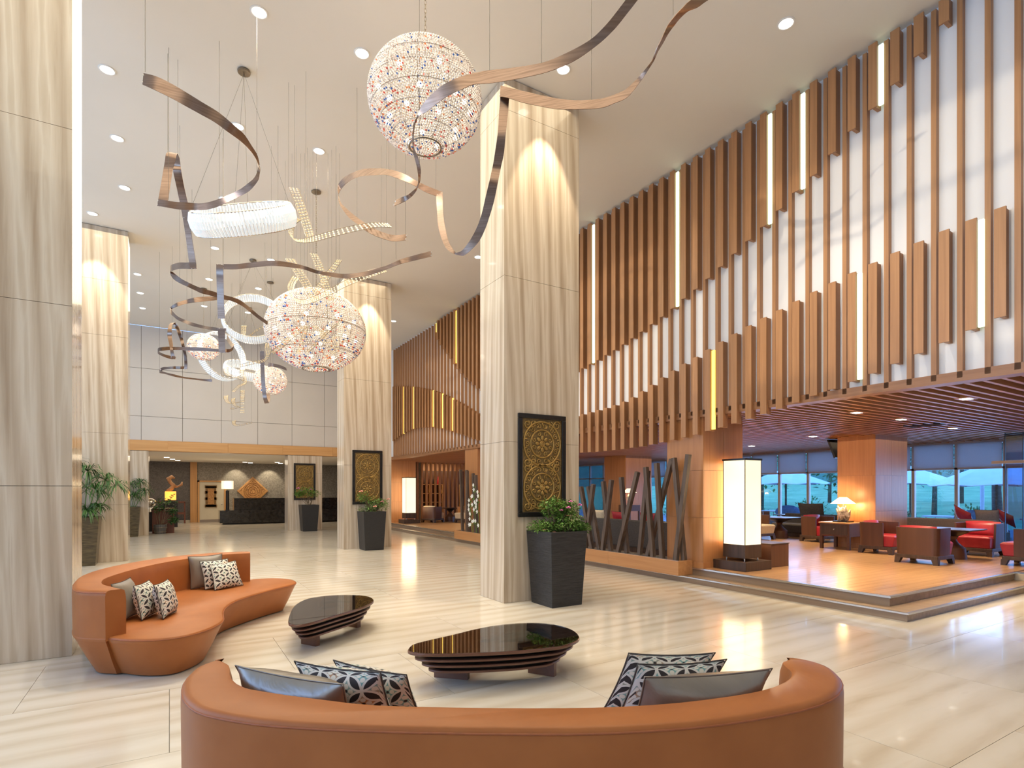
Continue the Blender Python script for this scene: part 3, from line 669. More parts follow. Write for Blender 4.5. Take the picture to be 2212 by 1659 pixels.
# ---------------------------------------------------------------- hanging ribbons: edge points of the bands, in metres
RIBBONS = {
 'one': [
  [(3.03,3.19,5.33,3.11,3.14,5.34),(3.01,3.26,5.29,3.09,3.21,5.29),(2.97,3.34,5.22,3.05,3.29,5.22),(2.93,3.42,5.16,3.0,3.39,5.14),(2.87,3.52,5.1,2.92,3.49,5.06),(2.75,3.65,5.04,2.79,3.63,4.97),(2.61,3.8,5.0,2.63,3.79,4.92),(2.44,4.02,5.03,2.45,4.01,4.93),(2.31,4.16,5.05,2.31,4.16,4.94),(2.22,4.27,5.06,2.22,4.26,4.96),(2.1,4.34,5.02,2.13,4.32,4.92),(2.01,4.45,4.99,2.05,4.43,4.9),(1.95,4.55,4.95,1.99,4.53,4.87),(1.9,4.64,4.89,1.94,4.62,4.84),(1.88,4.71,4.83,1.89,4.7,4.82),(1.87,4.77,4.79,1.89,4.8,4.8)],
  [(1.87,4.77,4.79,1.89,4.8,4.8),(1.88,4.83,4.71,1.89,4.82,4.71),(1.89,4.84,4.63,1.9,4.84,4.62),(1.91,4.87,4.58,1.94,4.85,4.56),(1.95,4.9,4.5,1.98,4.88,4.47),(1.98,4.94,4.45,2.0,4.93,4.44),(2.0,4.99,4.43,2.02,4.98,4.43),(2.03,5.08,4.42,2.04,5.08,4.43),(2.02,5.15,4.41,2.04,5.14,4.4),(1.99,5.22,4.39,2.02,5.21,4.37),(1.98,5.35,4.42,1.99,5.34,4.37),(1.96,5.48,4.44,1.94,5.49,4.38)],
 ],
 'two': [
  [(3.98,3.14,5.82,4.12,3.06,5.8),(3.84,3.34,5.73,3.97,3.26,5.73),(3.82,3.41,5.71,3.93,3.35,5.71),(3.8,3.48,5.68,3.89,3.42,5.71),(3.79,3.55,5.65,3.87,3.5,5.69),(3.81,3.6,5.65,3.86,3.56,5.66),(3.81,3.65,5.6,3.86,3.62,5.64),(3.81,3.71,5.55,3.86,3.68,5.6),(3.82,3.76,5.51,3.85,3.74,5.55),(3.83,3.81,5.49,3.85,3.8,5.49),(3.81,3.95,5.43,3.83,3.93,5.4),(3.74,4.05,5.35,3.76,4.04,5.28),(3.67,4.15,5.33,3.68,4.14,5.25),(3.61,4.24,5.33,3.62,4.23,5.24),(3.54,4.34,5.35,3.54,4.34,5.26),(3.44,4.46,5.38,3.42,4.47,5.29),(3.33,4.58,5.43,3.31,4.6,5.33),(3.23,4.71,5.5,3.2,4.72,5.39),(3.12,4.83,5.57,3.09,4.85,5.46),(2.99,4.97,5.65,2.98,4.97,5.54),(2.94,5.06,5.71,2.93,5.06,5.59)],
  [(2.94,5.07,5.63,3.03,5.02,5.62),(2.95,5.09,5.58,3.03,5.04,5.58),(2.95,5.11,5.46,3.03,5.06,5.46),(2.94,5.12,5.25,3.01,5.07,5.25),(2.94,5.18,5.07,3.02,5.13,5.06),(2.94,5.23,4.95,3.02,5.19,4.95),(2.91,5.25,4.79,2.99,5.21,4.77),(2.9,5.32,4.64,2.98,5.27,4.61),(2.89,5.38,4.5,2.96,5.34,4.46),(2.87,5.45,4.38,2.94,5.41,4.34),(2.84,5.53,4.28,2.91,5.49,4.24),(2.81,5.61,4.21,2.85,5.58,4.16),(2.79,5.68,4.18,2.81,5.67,4.13),(2.76,5.75,4.18,2.77,5.75,4.16)],
  [(2.76,5.75,4.18,2.77,5.75,4.16),(2.75,5.82,4.25,2.73,5.83,4.21),(2.75,5.93,4.38,2.72,5.95,4.31),(2.77,6.04,4.54,2.72,6.07,4.47),(2.79,6.15,4.74,2.73,6.18,4.66),(2.82,6.24,4.95,2.76,6.28,4.9),(2.86,6.34,5.16,2.79,6.38,5.12)],
  [(2.86,6.34,5.16,2.79,6.38,5.11),(2.73,6.42,5.22,2.68,6.45,5.16),(2.6,6.5,5.29,2.54,6.53,5.25),(2.48,6.68,5.44,2.42,6.72,5.38),(2.37,6.87,5.55,2.34,6.89,5.48),(2.28,7.16,5.68,2.28,7.16,5.59),(2.19,7.45,5.78,2.2,7.44,5.69),(2.12,7.73,5.84,2.15,7.7,5.76),(2.08,7.98,5.88,2.11,7.96,5.8),(2.05,8.12,5.85,2.08,8.1,5.78),(2.04,8.13,5.76,2.05,8.12,5.71)],
  [(2.04,8.13,5.76,2.05,8.12,5.71),(2.05,8.0,5.55,2.03,8.01,5.54),(2.08,7.86,5.42,2.05,7.88,5.39),(2.15,7.7,5.27,2.1,7.74,5.23),(2.23,7.54,5.13,2.16,7.58,5.1),(2.31,7.37,5.0,2.22,7.43,4.97),(2.4,7.2,4.89,2.3,7.26,4.85),(2.49,7.03,4.81,2.38,7.1,4.76),(2.54,6.94,4.79,2.46,6.99,4.71),(2.59,6.85,4.78,2.58,6.86,4.7)],
 ],
 'three': [
  [(-0.2,6.09,5.28,-0.21,6.1,5.18),(-0.1,6.03,5.25,-0.12,6.04,5.13),(0.02,6.02,5.22,-0.0,6.03,5.1),(0.14,6.0,5.17,0.12,6.02,5.06),(0.27,6.04,5.15,0.24,6.06,5.05),(0.4,6.08,5.13,0.37,6.09,5.03),(0.53,6.12,5.08,0.49,6.14,5.0),(0.64,6.28,5.11,0.61,6.3,5.04),(0.73,6.46,5.12,0.71,6.48,5.08),(0.81,6.65,5.14,0.79,6.66,5.11),(0.86,6.85,5.15,0.85,6.86,5.14)],
  [(0.85,6.86,5.17,0.85,6.85,5.15),(0.86,6.96,5.18,0.88,6.96,5.15),(0.86,7.09,5.17,0.89,7.07,5.16),(0.84,7.22,5.16,0.89,7.18,5.14),(0.79,7.36,5.15,0.85,7.32,5.11),(0.73,7.46,5.12,0.8,7.42,5.08),(0.66,7.56,5.1,0.72,7.52,5.05),(0.58,7.66,5.08,0.63,7.63,5.02),(0.48,7.79,5.06,0.51,7.76,4.98),(0.37,7.91,5.05,0.39,7.9,4.97),(0.28,8.02,5.07,0.28,8.03,4.99),(0.18,8.08,5.08,0.17,8.09,4.99),(0.08,8.15,5.09,0.07,8.15,5.0),(-0.02,8.2,5.1,-0.03,8.21,5.02),(-0.12,8.26,5.12,-0.13,8.27,5.04)],
  [(-0.13,8.29,5.05,-0.03,8.23,5.03),(-0.12,8.29,5.13,-0.02,8.23,5.11),(-0.1,8.31,5.28,-0.0,8.25,5.27),(-0.07,8.35,5.52,0.03,8.29,5.53),(-0.05,8.34,5.66,0.05,8.28,5.62),(-0.04,8.33,5.74,0.07,8.27,5.72),(-0.02,8.38,5.8,0.08,8.32,5.78)],
  [(-0.02,8.38,5.8,0.08,8.32,5.78),(0.02,8.42,5.82,0.09,8.37,5.8),(0.04,8.46,5.78,0.11,8.42,5.77),(0.05,8.52,5.72,0.12,8.47,5.71),(0.04,8.52,5.64,0.13,8.47,5.64),(0.08,8.61,5.48,0.16,8.56,5.51),(0.13,8.7,5.26,0.22,8.65,5.26),(0.15,8.75,5.16,0.23,8.7,5.16)],
  [(0.14,8.75,5.25,0.22,8.7,5.25),(0.19,8.9,4.96,0.26,8.85,4.96),(0.23,8.99,4.67,0.31,8.94,4.67),(0.25,9.04,4.6,0.32,8.99,4.59)],
  [(0.32,9.05,4.61,0.32,9.05,4.68),(0.25,9.1,4.61,0.25,9.1,4.7),(0.19,9.25,4.65,0.19,9.25,4.74),(0.12,9.41,4.69,0.13,9.4,4.78),(0.07,9.56,4.72,0.08,9.55,4.81),(0.03,9.7,4.74,0.03,9.7,4.83),(0.01,9.82,4.77,0.01,9.83,4.85),(0.01,9.95,4.78,0.01,9.95,4.83)],
  [(0.01,9.94,4.81,0.01,9.95,4.77),(0.04,9.93,4.8,0.02,9.94,4.74),(0.09,9.89,4.75,0.06,9.91,4.68),(0.16,9.85,4.69,0.13,9.87,4.63),(0.26,9.79,4.63,0.22,9.81,4.58),(0.35,9.79,4.6,0.33,9.81,4.54),(0.44,9.8,4.58,0.42,9.81,4.51),(0.54,9.86,4.59,0.52,9.87,4.52),(0.64,9.91,4.59,0.62,9.92,4.52),(0.74,9.97,4.59,0.73,9.97,4.52),(0.86,10.01,4.59,0.84,10.02,4.53),(0.97,10.06,4.58,0.94,10.08,4.52),(1.07,10.12,4.54,1.03,10.14,4.5),(1.17,10.18,4.49,1.12,10.2,4.46),(1.28,10.22,4.42,1.26,10.23,4.37),(1.42,10.26,4.35,1.41,10.26,4.29)],
 ],
 'four': [
  [(0.61,9.7,4.96,0.7,9.64,4.95),(0.61,9.7,4.84,0.7,9.64,4.84),(0.62,9.75,4.63,0.71,9.7,4.63),(0.63,9.8,4.36,0.72,9.75,4.36),(0.64,9.85,4.17,0.74,9.79,4.17)],
  [(0.64,9.85,4.02,0.74,9.79,4.02),(0.65,9.9,3.87,0.74,9.85,3.87),(0.66,9.96,3.67,0.75,9.9,3.66)],
  [(0.7,9.64,4.96,0.7,9.64,4.88),(0.88,9.53,4.96,0.88,9.53,4.88),(1.1,9.4,4.99,1.1,9.4,4.91),(1.34,9.13,4.97,1.34,9.13,4.89),(1.56,9.0,4.94,1.55,9.01,4.87),(1.74,8.89,4.89,1.72,8.9,4.84),(1.94,8.88,4.86,1.9,8.91,4.82),(2.12,8.78,4.83,2.1,8.79,4.77),(2.28,8.68,4.81,2.28,8.68,4.74),(2.45,8.46,4.79,2.43,8.47,4.72),(2.6,8.25,4.8,2.6,8.25,4.73),(2.74,8.05,4.82,2.75,8.04,4.77),(2.86,7.86,4.86,2.88,7.84,4.8),(3.0,7.77,4.91,3.01,7.77,4.84),(3.22,7.53,4.95,3.22,7.53,4.87)],
  [(0.77,11.94,5.14,0.77,11.94,5.09),(0.67,11.89,5.12,0.67,11.89,5.04),(0.53,11.85,5.08,0.53,11.85,4.99),(0.39,11.82,5.03,0.4,11.81,4.94),(0.26,11.9,4.99,0.27,11.89,4.92),(0.13,11.86,4.91,0.14,11.85,4.84),(0.05,11.91,4.86,0.07,11.9,4.81),(0.01,11.94,4.82,0.02,11.93,4.78)],
  [(0.01,11.94,4.82,0.01,11.94,4.73),(0.02,11.81,4.75,0.02,11.81,4.66),(0.07,11.66,4.65,0.06,11.67,4.59),(0.14,11.5,4.55,0.12,11.52,4.5),(0.25,11.32,4.46,0.21,11.34,4.42),(0.37,11.01,4.35,0.34,11.03,4.3),(0.5,10.82,4.28,0.47,10.84,4.24),(0.6,10.52,4.2,0.58,10.53,4.15),(0.68,10.36,4.16,0.68,10.36,4.11),(0.79,10.29,4.15,0.79,10.29,4.11)],
 ],
 'five': [
  [(0.03,14.38,4.37,0.11,14.33,4.37),(0.01,14.39,4.56,0.07,14.35,4.55),(-0.01,14.52,4.73,0.06,14.48,4.73),(-0.04,14.65,4.92,0.04,14.61,4.92),(-0.04,14.66,5.04,0.04,14.61,5.04),(-0.02,14.76,5.18,0.04,14.72,5.15),(0.01,14.86,5.27,0.06,14.83,5.25),(0.05,14.95,5.31,0.1,14.92,5.31)],
  [(0.05,14.96,5.31,0.1,14.92,5.32),(0.07,14.94,5.27,0.13,14.9,5.3),(0.12,14.91,5.18,0.18,14.88,5.21),(0.16,14.77,5.03,0.22,14.73,5.05),(0.2,14.75,4.9,0.26,14.71,4.92),(0.23,14.61,4.74,0.28,14.57,4.77),(0.26,14.59,4.58,0.31,14.56,4.62),(0.28,14.58,4.42,0.33,14.55,4.45),(0.28,14.58,4.27,0.34,14.54,4.29),(0.27,14.59,4.22,0.33,14.55,4.21)],
  [(0.34,14.6,4.29,0.34,14.6,4.23),(0.21,14.74,4.3,0.21,14.74,4.24),(0.1,14.8,4.3,0.1,14.8,4.24),(-0.03,15.0,4.31,-0.01,14.99,4.26),(-0.12,15.18,4.33,-0.1,15.16,4.27),(-0.18,15.33,4.32,-0.16,15.31,4.26),(-0.2,15.34,4.27,-0.19,15.33,4.24)],
  [(-0.2,15.34,4.28,-0.2,15.34,4.23),(-0.16,15.2,4.24,-0.19,15.21,4.19),(-0.06,15.02,4.18,-0.09,15.04,4.15),(0.08,14.81,4.12,0.05,14.84,4.08),(0.25,14.6,4.05,0.21,14.62,4.02),(0.42,14.38,4.0,0.4,14.39,3.97),(0.61,14.15,3.96,0.6,14.15,3.92),(0.79,13.92,3.93,0.79,13.92,3.87)],
  [(0.11,14.27,4.42,0.11,14.27,4.36),(0.03,14.38,4.44,0.03,14.38,4.37),(-0.07,14.55,4.49,-0.08,14.56,4.43),(-0.15,14.72,4.55,-0.17,14.74,4.5),(-0.21,14.87,4.61,-0.22,14.88,4.56),(-0.23,15.0,4.67,-0.23,15.01,4.61)],
  [(-0.23,15.0,4.68,-0.23,15.01,4.61),(-0.21,14.87,4.69,-0.2,14.87,4.62),(-0.15,14.72,4.68,-0.15,14.72,4.6),(-0.04,14.54,4.67,-0.04,14.54,4.59),(0.1,14.34,4.64,0.1,14.34,4.57),(0.27,14.12,4.61,0.27,14.12,4.54),(0.46,13.88,4.58,0.46,13.88,4.5),(0.66,13.65,4.54,0.66,13.65,4.47),(0.89,13.39,4.49,0.89,13.39,4.43),(1.01,13.32,4.49,1.01,13.32,4.42),(1.1,13.37,4.52,1.09,13.38,4.45),(1.16,13.46,4.59,1.16,13.46,4.52),(1.19,13.56,4.67,1.17,13.57,4.59),(1.15,13.81,4.79,1.13,13.83,4.71),(1.1,14.08,4.99,1.09,14.09,4.86)],
 ],
 'six': [
  [(1.81,14.35,4.77,1.89,14.3,4.77),(1.81,14.35,4.64,1.9,14.3,4.64),(1.82,14.34,4.37,1.9,14.3,4.37),(1.83,14.33,4.1,1.91,14.29,4.1),(1.85,14.32,3.83,1.93,14.28,3.83),(1.87,14.31,3.67,1.95,14.26,3.67),(1.91,14.35,3.55,2.0,14.29,3.56)],
  [(1.91,14.35,3.55,2.0,14.29,3.56),(1.98,14.48,3.64,2.04,14.44,3.64),(1.99,14.59,3.72,2.06,14.55,3.72),(2.0,14.7,3.84,2.07,14.66,3.84)],
  [(2.18,15.77,4.82,2.18,15.77,4.7),(2.27,15.71,4.8,2.27,15.71,4.71),(2.37,15.53,4.75,2.37,15.53,4.66),(2.46,15.36,4.69,2.46,15.36,4.61),(2.54,15.19,4.61,2.54,15.19,4.54)],
 ],
}
WIRES = {
 'one': [(2.6,3.81,5.0),(2.31,4.16,5.05),(3.01,3.26,5.29),(2.01,4.98,4.43)],
 'two': [(3.55,4.33,5.35),(2.79,6.38,5.2),(2.36,6.87,5.55),(2.19,7.68,5.23),(3.9,3.6,5.81),(2.58,6.86,4.78)],
 'three': [(-0.19,6.08,5.29),(-0.02,8.32,5.76),(0.09,8.37,5.8),(0.52,7.76,5.09),(0.86,7.08,5.18),(-0.01,8.2,5.11),(0.13,9.87,4.7)],
 'four': [(0.7,9.64,4.96),(2.85,7.98,4.91),(1.4,9.1,4.96),(0.35,11.84,5.01),(0.71,9.87,4.56)],
 'five': [(0.05,14.84,5.29),(0.33,14.55,4.48),(-0.2,15.34,4.27),(0.77,14.04,3.94)],
 'six': [(1.93,14.27,4.77),(2.29,15.69,4.8)],
}
STRIPS = [
  [(1.37,8.06,5.59,1.49,7.99,5.57),(1.43,7.91,5.32,1.53,7.85,5.33),(1.49,7.82,5.06,1.58,7.76,5.08),(1.53,7.73,4.84,1.62,7.68,4.86)],
  [(2.5,7.37,5.11,2.46,7.05,4.91),(2.31,7.43,5.09,2.27,7.1,4.89),(2.06,7.52,5.02,2.01,7.2,4.81),(1.8,7.63,4.93,1.76,7.36,4.74),(1.61,7.68,4.84,1.57,7.47,4.68),(1.48,7.76,4.8,1.44,7.55,4.67),(1.4,7.87,4.84,1.39,7.7,4.74),(1.36,7.95,4.92,1.39,7.82,4.86),(1.36,8.01,5.03,1.42,7.91,5.01),(1.39,8.05,5.13,1.45,7.96,5.08),(1.45,8.07,5.21,1.51,7.98,5.15)],
  [(1.65,10.0,5.37,1.78,9.92,5.36),(1.77,9.81,5.09,1.89,9.74,5.11),(1.9,9.61,4.77,2.0,9.55,4.8),(1.99,9.5,4.56,2.08,9.45,4.6)],
  [(2.0,9.79,5.46,2.11,9.72,5.44),(2.06,9.63,5.17,2.17,9.56,5.19),(2.14,9.52,4.88,2.24,9.46,4.89),(2.21,9.42,4.61,2.3,9.37,4.63)],
  [(2.48,9.96,5.51,2.56,9.91,5.5),(2.36,10.04,5.34,2.44,9.99,5.29),(2.2,10.02,5.09,2.28,9.97,5.03),(2.09,9.97,4.91,2.17,9.92,4.85)],
  [(2.89,8.77,5.06,2.9,8.54,4.92),(2.68,8.9,5.0,2.67,8.68,4.83),(2.4,9.08,4.86,2.38,8.85,4.7),(2.16,9.22,4.71,2.13,9.0,4.55),(1.96,9.34,4.6,1.93,9.13,4.45),(1.81,9.43,4.55,1.78,9.22,4.41),(1.69,9.57,4.62,1.69,9.39,4.51),(1.64,9.65,4.73,1.69,9.51,4.68),(1.65,9.71,4.86,1.73,9.6,4.83),(1.71,9.73,5.0,1.79,9.62,4.94)],
  [(1.83,9.66,4.17,1.93,9.6,4.18),(1.65,9.65,4.01,1.71,9.61,3.97),(1.5,9.62,3.83,1.55,9.59,3.79),(1.39,9.69,3.72,1.43,9.66,3.69)],
  [(1.88,9.62,4.17,1.94,9.59,4.17),(1.84,9.59,4.02,1.89,9.56,4.01),(1.79,9.56,3.86,1.84,9.53,3.85),(1.73,9.48,3.7,1.78,9.45,3.69)],
  [(2.05,9.52,4.19,1.99,9.56,4.18),(2.15,9.41,4.08,2.08,9.45,4.05),(2.21,9.31,3.93,2.13,9.35,3.91),(2.27,9.15,3.71,2.21,9.19,3.68)],
  [(2.37,9.32,4.26,2.35,9.34,4.21),(2.21,9.37,4.12,2.19,9.38,4.05),(2.07,9.39,3.95,2.06,9.4,3.89),(1.89,9.44,3.75,1.91,9.43,3.72)],
  [(2.24,9.29,3.97,2.34,9.23,4.0),(2.23,9.24,3.9,2.33,9.17,3.91),(2.24,9.17,3.83,2.32,9.12,3.83),(2.27,9.15,3.72,2.31,9.13,3.74)],
  [(1.27,17.37,4.85,1.38,17.31,4.9),(1.27,17.25,4.73,1.37,17.2,4.76),(1.32,17.1,4.62,1.4,17.06,4.67),(1.47,16.9,4.55,1.49,16.89,4.6),(1.61,16.81,4.51,1.64,16.8,4.56),(1.7,16.88,4.47,1.75,16.84,4.53)],
  [(1.62,16.8,4.75,1.72,16.75,4.75),(1.62,16.8,4.62,1.72,16.75,4.62),(1.69,16.65,4.53,1.76,16.6,4.5),(1.68,16.66,4.38,1.76,16.6,4.37),(1.55,16.61,4.3,1.6,16.58,4.26),(1.41,16.59,4.13,1.48,16.54,4.11)],
  [(1.61,16.58,4.16,1.71,16.52,4.16),(1.61,16.58,4.02,1.71,16.52,4.02),(1.61,16.58,3.87,1.7,16.52,3.87),(1.6,16.58,3.58,1.7,16.52,3.58)],
  [(1.31,17.93,4.18,1.43,17.86,4.2),(1.31,17.81,4.08,1.41,17.75,4.1),(1.37,17.66,3.96,1.42,17.63,4.0),(1.51,17.46,3.92,1.51,17.46,3.94),(1.78,17.3,3.99,1.78,17.3,4.01)],
  [(1.4,16.7,3.93,1.5,16.65,3.96),(1.4,16.7,3.86,1.49,16.65,3.87),(1.47,16.66,3.75,1.51,16.64,3.78),(1.6,16.58,3.71,1.57,16.6,3.73),(1.4,16.7,3.66,1.39,16.71,3.69)],
  [(1.51,17.81,3.45,1.61,17.75,3.49),(1.52,17.8,3.39,1.6,17.76,3.41),(1.6,17.76,3.33,1.63,17.74,3.37),(1.78,17.65,3.35,1.78,17.65,3.39),(1.99,17.52,3.41,1.99,17.52,3.44)],
  [(1.52,15.46,5.59,1.64,15.39,5.59),(1.52,15.46,5.44,1.62,15.4,5.44),(1.54,15.33,5.3,1.6,15.3,5.33),(1.62,15.28,5.26,1.65,15.27,5.3),(1.82,15.16,5.41,1.81,15.17,5.46),(2.05,15.02,5.57,2.04,15.03,5.61)],
  [(1.81,13.53,4.76,1.94,13.45,4.77),(1.8,13.54,4.67,1.93,13.46,4.67),(1.81,13.41,4.51,1.89,13.37,4.51),(1.76,13.45,4.39,1.81,13.41,4.35),(1.56,13.45,4.32,1.58,13.44,4.27),(1.31,13.6,4.25,1.32,13.6,4.2)],
]
STICKS= [((6.605, 0.346), (6.336, 2.087)), ((6.504, 0.35), (6.723, 2.052)), ((6.904, 0.349), (7.035, 1.974)), ((7.335, 0.365), (6.768, 2.031)), ((7.123, 0.35), (7.298, 1.914)), ((7.537, 0.353), (7.335, 1.856)), ((8.018, 0.357), (7.503, 1.832)), ((7.871, 0.338), (8.025, 1.75)), ((8.459, 0.348), (8.206, 1.703)), ((8.321, 0.347), (8.543, 1.677)), ((8.997, 0.626), (8.743, 1.623)), ((8.661, 0.351), (9.006, 1.579)), ((8.785, 0.359), (9.141, 1.575))]
STICKS2= [((14.604, 0.345), (14.732, 2.107)), ((14.337, 0.338), (14.521, 2.081)), ((14.319, 0.334), (14.319, 2.059)), ((13.958, 0.338), (14.111, 1.982)), ((13.724, 0.338), (13.79, 1.928)), ((13.529, 0.342), (13.561, 1.884))]

# ---------------------------------------------------------------- recessed lights
ORD = ['nearest', 'second', 'third', 'fourth', 'fifth', 'sixth', 'seventh', 'eighth']
ROWS = [('left', -0.7, (9.05,10.73,12.41,17.2,18.79,20.32)), ('middle', 0.88, (7.05,9.43,11.91,14.43,16.64,19.14)), ('right', 2.07, (7.04,9.43,14.48,16.71,19.13))]
DL = []
for nm, x, ys in ROWS:
    for i, y in enumerate(ys): DL.append((x, y, 'recessed downlight, %s from the viewer in the %s row over the hall' % (ORD[i], nm)))
DL += [(4.40,5.94,'recessed downlight in front of the near marble pillar, washing its carving'), (4.40,13.97,'recessed downlight washing the second marble pillar'), (-1.31,13.9,'recessed downlight washing the left marble pillar behind the papyrus'),
       (6.21,3.99,'recessed downlight nearest the slatted wall, upper right'), (6.22,11.76,'recessed downlight right of the near pillar by the slatted wall'), (6.22,17.63,'recessed downlight by the far end of the slatted wall')]
first = None
for i, (x, y, lab) in enumerate(DL):
    if first is None:
        t = thing('downlight', lab, 'downlight', (x, y, HC), 'recessed downlights of the lobby ceiling')
        MB().lathe([(0.078,-0.001),(0.098,-0.001),(0.098,-0.008),(0.085,-0.012),(0.078,-0.008),(0.078,-0.001)], (x,y,HC), 24).build('trim_ring', C['trim'], t, smooth='auto')
        MB().lathe([(0.0,-0.003),(0.078,-0.003),(0.074,-0.007),(0.0,-0.0075)], (x,y,HC), 24).build('lens', C['downlight'], t, smooth='auto')
        first = t
    else:
        t = copy_tree(first); t.location = (x, y, HC); t['label'] = lab
for (x, y, aim, pw) in ((4.40,5.94,(4.42,6.55),250), (4.40,13.97,(4.42,14.58),270), (-1.31,13.9,(-1.31,14.55),250)):
    v = Vector((aim[0]-x, aim[1]-y, -2.2))
    light('spot', 'SPOT', (x, y, HC-0.03), v.to_track_quat('-Z','Y').to_euler(), pw, (1.0,0.86,0.66), spot_size=math.radians(44), spot_blend=0.25, shadow_soft_size=0.05)
for (x, y) in ((0.88,7.05),(2.07,7.04),(0.88,9.43),(2.07,9.43),(0.88,11.91),(2.07,14.48),(0.88,16.64),(6.21,3.99),(6.22,11.76)):
    light('spot', 'SPOT', (x, y, HC-0.03), (0,0,0), 330, (1.0,0.88,0.70), spot_size=math.radians(70), spot_blend=0.6, shadow_soft_size=0.07)
# lounge ceiling fittings
LL = ['lounge downlight nearest the steps at the right', 'lounge downlight over the steps, second along the slats', 'lounge downlight above the red chairs', 'lounge downlight near the lantern column', 'lounge downlight before the lamp column', 'lounge downlight at the upper right picture edge', 'lounge downlight behind the lantern column', 'lounge downlight near the left windows', 'far lounge downlight before the far lantern', 'far lounge downlight above the cream chairs', 'far lounge downlight beside the far column', 'lounge downlight above the timber screen']
first = None
for (x, y) in ((9.05,4.65),(10.55,4.70),(12.9,4.85),(9.05,7.05),(12.2,7.2),(8.9,3.2),(10.4,9.6),(13.4,9.6),(8.9,17.5),(11.0,19.2),(10.0,15.6),(9.05,11.2)):
    if first is None:
        t = thing('lounge_downlight', 'rectangular recessed downlight between the slats of the lounge ceiling', 'downlight', (x, y, ZB), 'recessed downlights of the lounge ceiling')
        MB().box(x-0.13, x+0.13, y-0.09, y+0.09, ZB-0.004, ZB+0.05).build('housing', C['loungeceil'], t)
        MB().box(x-0.075, x+0.075, y-0.05, y+0.05, ZB-0.008, ZB-0.003).build('lens', C['downlight'], t)
        first = t
    else:
        t = copy_tree(first); t.location = (x, y, ZB)
    t['label'] = LL.pop(0)
    light('spot', 'SPOT', (x, y, ZB-0.03), (0,0,0), 230, (1.0,0.80,0.52), spot_size=math.radians(95), spot_blend=0.5, shadow_soft_size=0.05)
t = thing('air_vent', 'dark air vent set in the slatted lounge ceiling', 'vent', (11.9, 4.9, ZB))
box(11.75, 12.05, 4.6, 5.2, ZB-0.006, ZB+0.05).build('grille', C['black'], t)
for i in range(5): box(11.78+i*0.056, 11.80+i*0.056, 4.62, 5.18, ZB-0.012, ZB-0.004).build('blade', C['ceilback'], t)
# reception ceiling fittings and wall washers
LL = ['reception downlight, front one of the left line', 'reception downlight, middle one of the left line', 'reception downlight, rear one of the left line', 'reception downlight left above the carved diamond', 'reception downlight just above the carved diamond', 'reception downlight right above the carved diamond', 'reception downlight before the desk', 'reception downlight at the right behind the pillar']
first = None
for (x, y) in ((-0.1,26.3),(0.1,27.6),(0.3,28.7),(3.0,28.9),(3.3,29.5),(4.6,29.2),(4.3,28.2),(6.2,29.2)):
    if first is None:
        t = thing('reception_downlight', 'small square downlight in the low reception ceiling', 'downlight', (x, y, 2.83), 'downlights over the reception')
        box(x-0.12, x+0.12, y-0.12, y+0.12, 2.815, 2.829).build('trim_ring', C['trim'], t)
        box(x-0.09, x+0.09, y-0.09, y+0.09, 2.810, 2.816).build('lens', C['downlight'], t)
        first = t
    else:
        t = copy_tree(first); t.location = (x, y, 2.83)
    t['label'] = LL.pop(0)
for x in (2.75, 4.25, 5.9):
    v = Vector((0, 0.55, -0.9))
    light('spot', 'SPOT', (x, 29.75, 2.80), v.to_track_quat('-Z','Y').to_euler(), 60, (1.0,0.86,0.62), spot_size=math.radians(75), spot_blend=0.5, shadow_soft_size=0.04)

# ---------------------------------------------------------------- bronze ribbons on wires
RLAB = {'one': 'bronze ribbon looping in front of the largest, topmost crystal ball', 'two': 'long bronze ribbon with two sharp corners hanging before the near marble pillar',
        'three': 'bronze ribbon at the upper left, folded into a tall narrow loop', 'four': 'bronze ribbon with a long vertical drop left of the oval crystal ball',
        'five': 'small far bronze ribbon with flat loops at the left before the pale wall', 'six': 'small dark ribbon hanging in front of the farthest crystal ball'}
for k, segs in RIBBONS.items():
    p0 = segs[0][0]
    t = thing('ribbon_sculpture', RLAB[k], 'ribbon sculpture', p0[:3])
    for s in segs:
        n = max(6, len(s)*4)
        A = crom([q[:3] for q in s], n); B = crom([q[3:] for q in s], n)
        MB().strip(A, B, 0.006).build('band', C['bronze'], t, smooth='auto', angle=40)
        for e in (s[0], s[-1]):          # rivets at the folds
            a, b2 = Vector(e[:3]), Vector(e[3:])
            if (a-b2).length > 0.05:
                m = MB()
                for f in (0.2, 0.8): m.ball(a.lerp(b2, f), 0.007, 6, 4)
                m.build('rivet', C['chrome'], t)
    for w in WIRES[k]:
        MB().tube([w, (w[0], w[1], HC)], 0.0022, 5).build('wire', C['wire'], t)

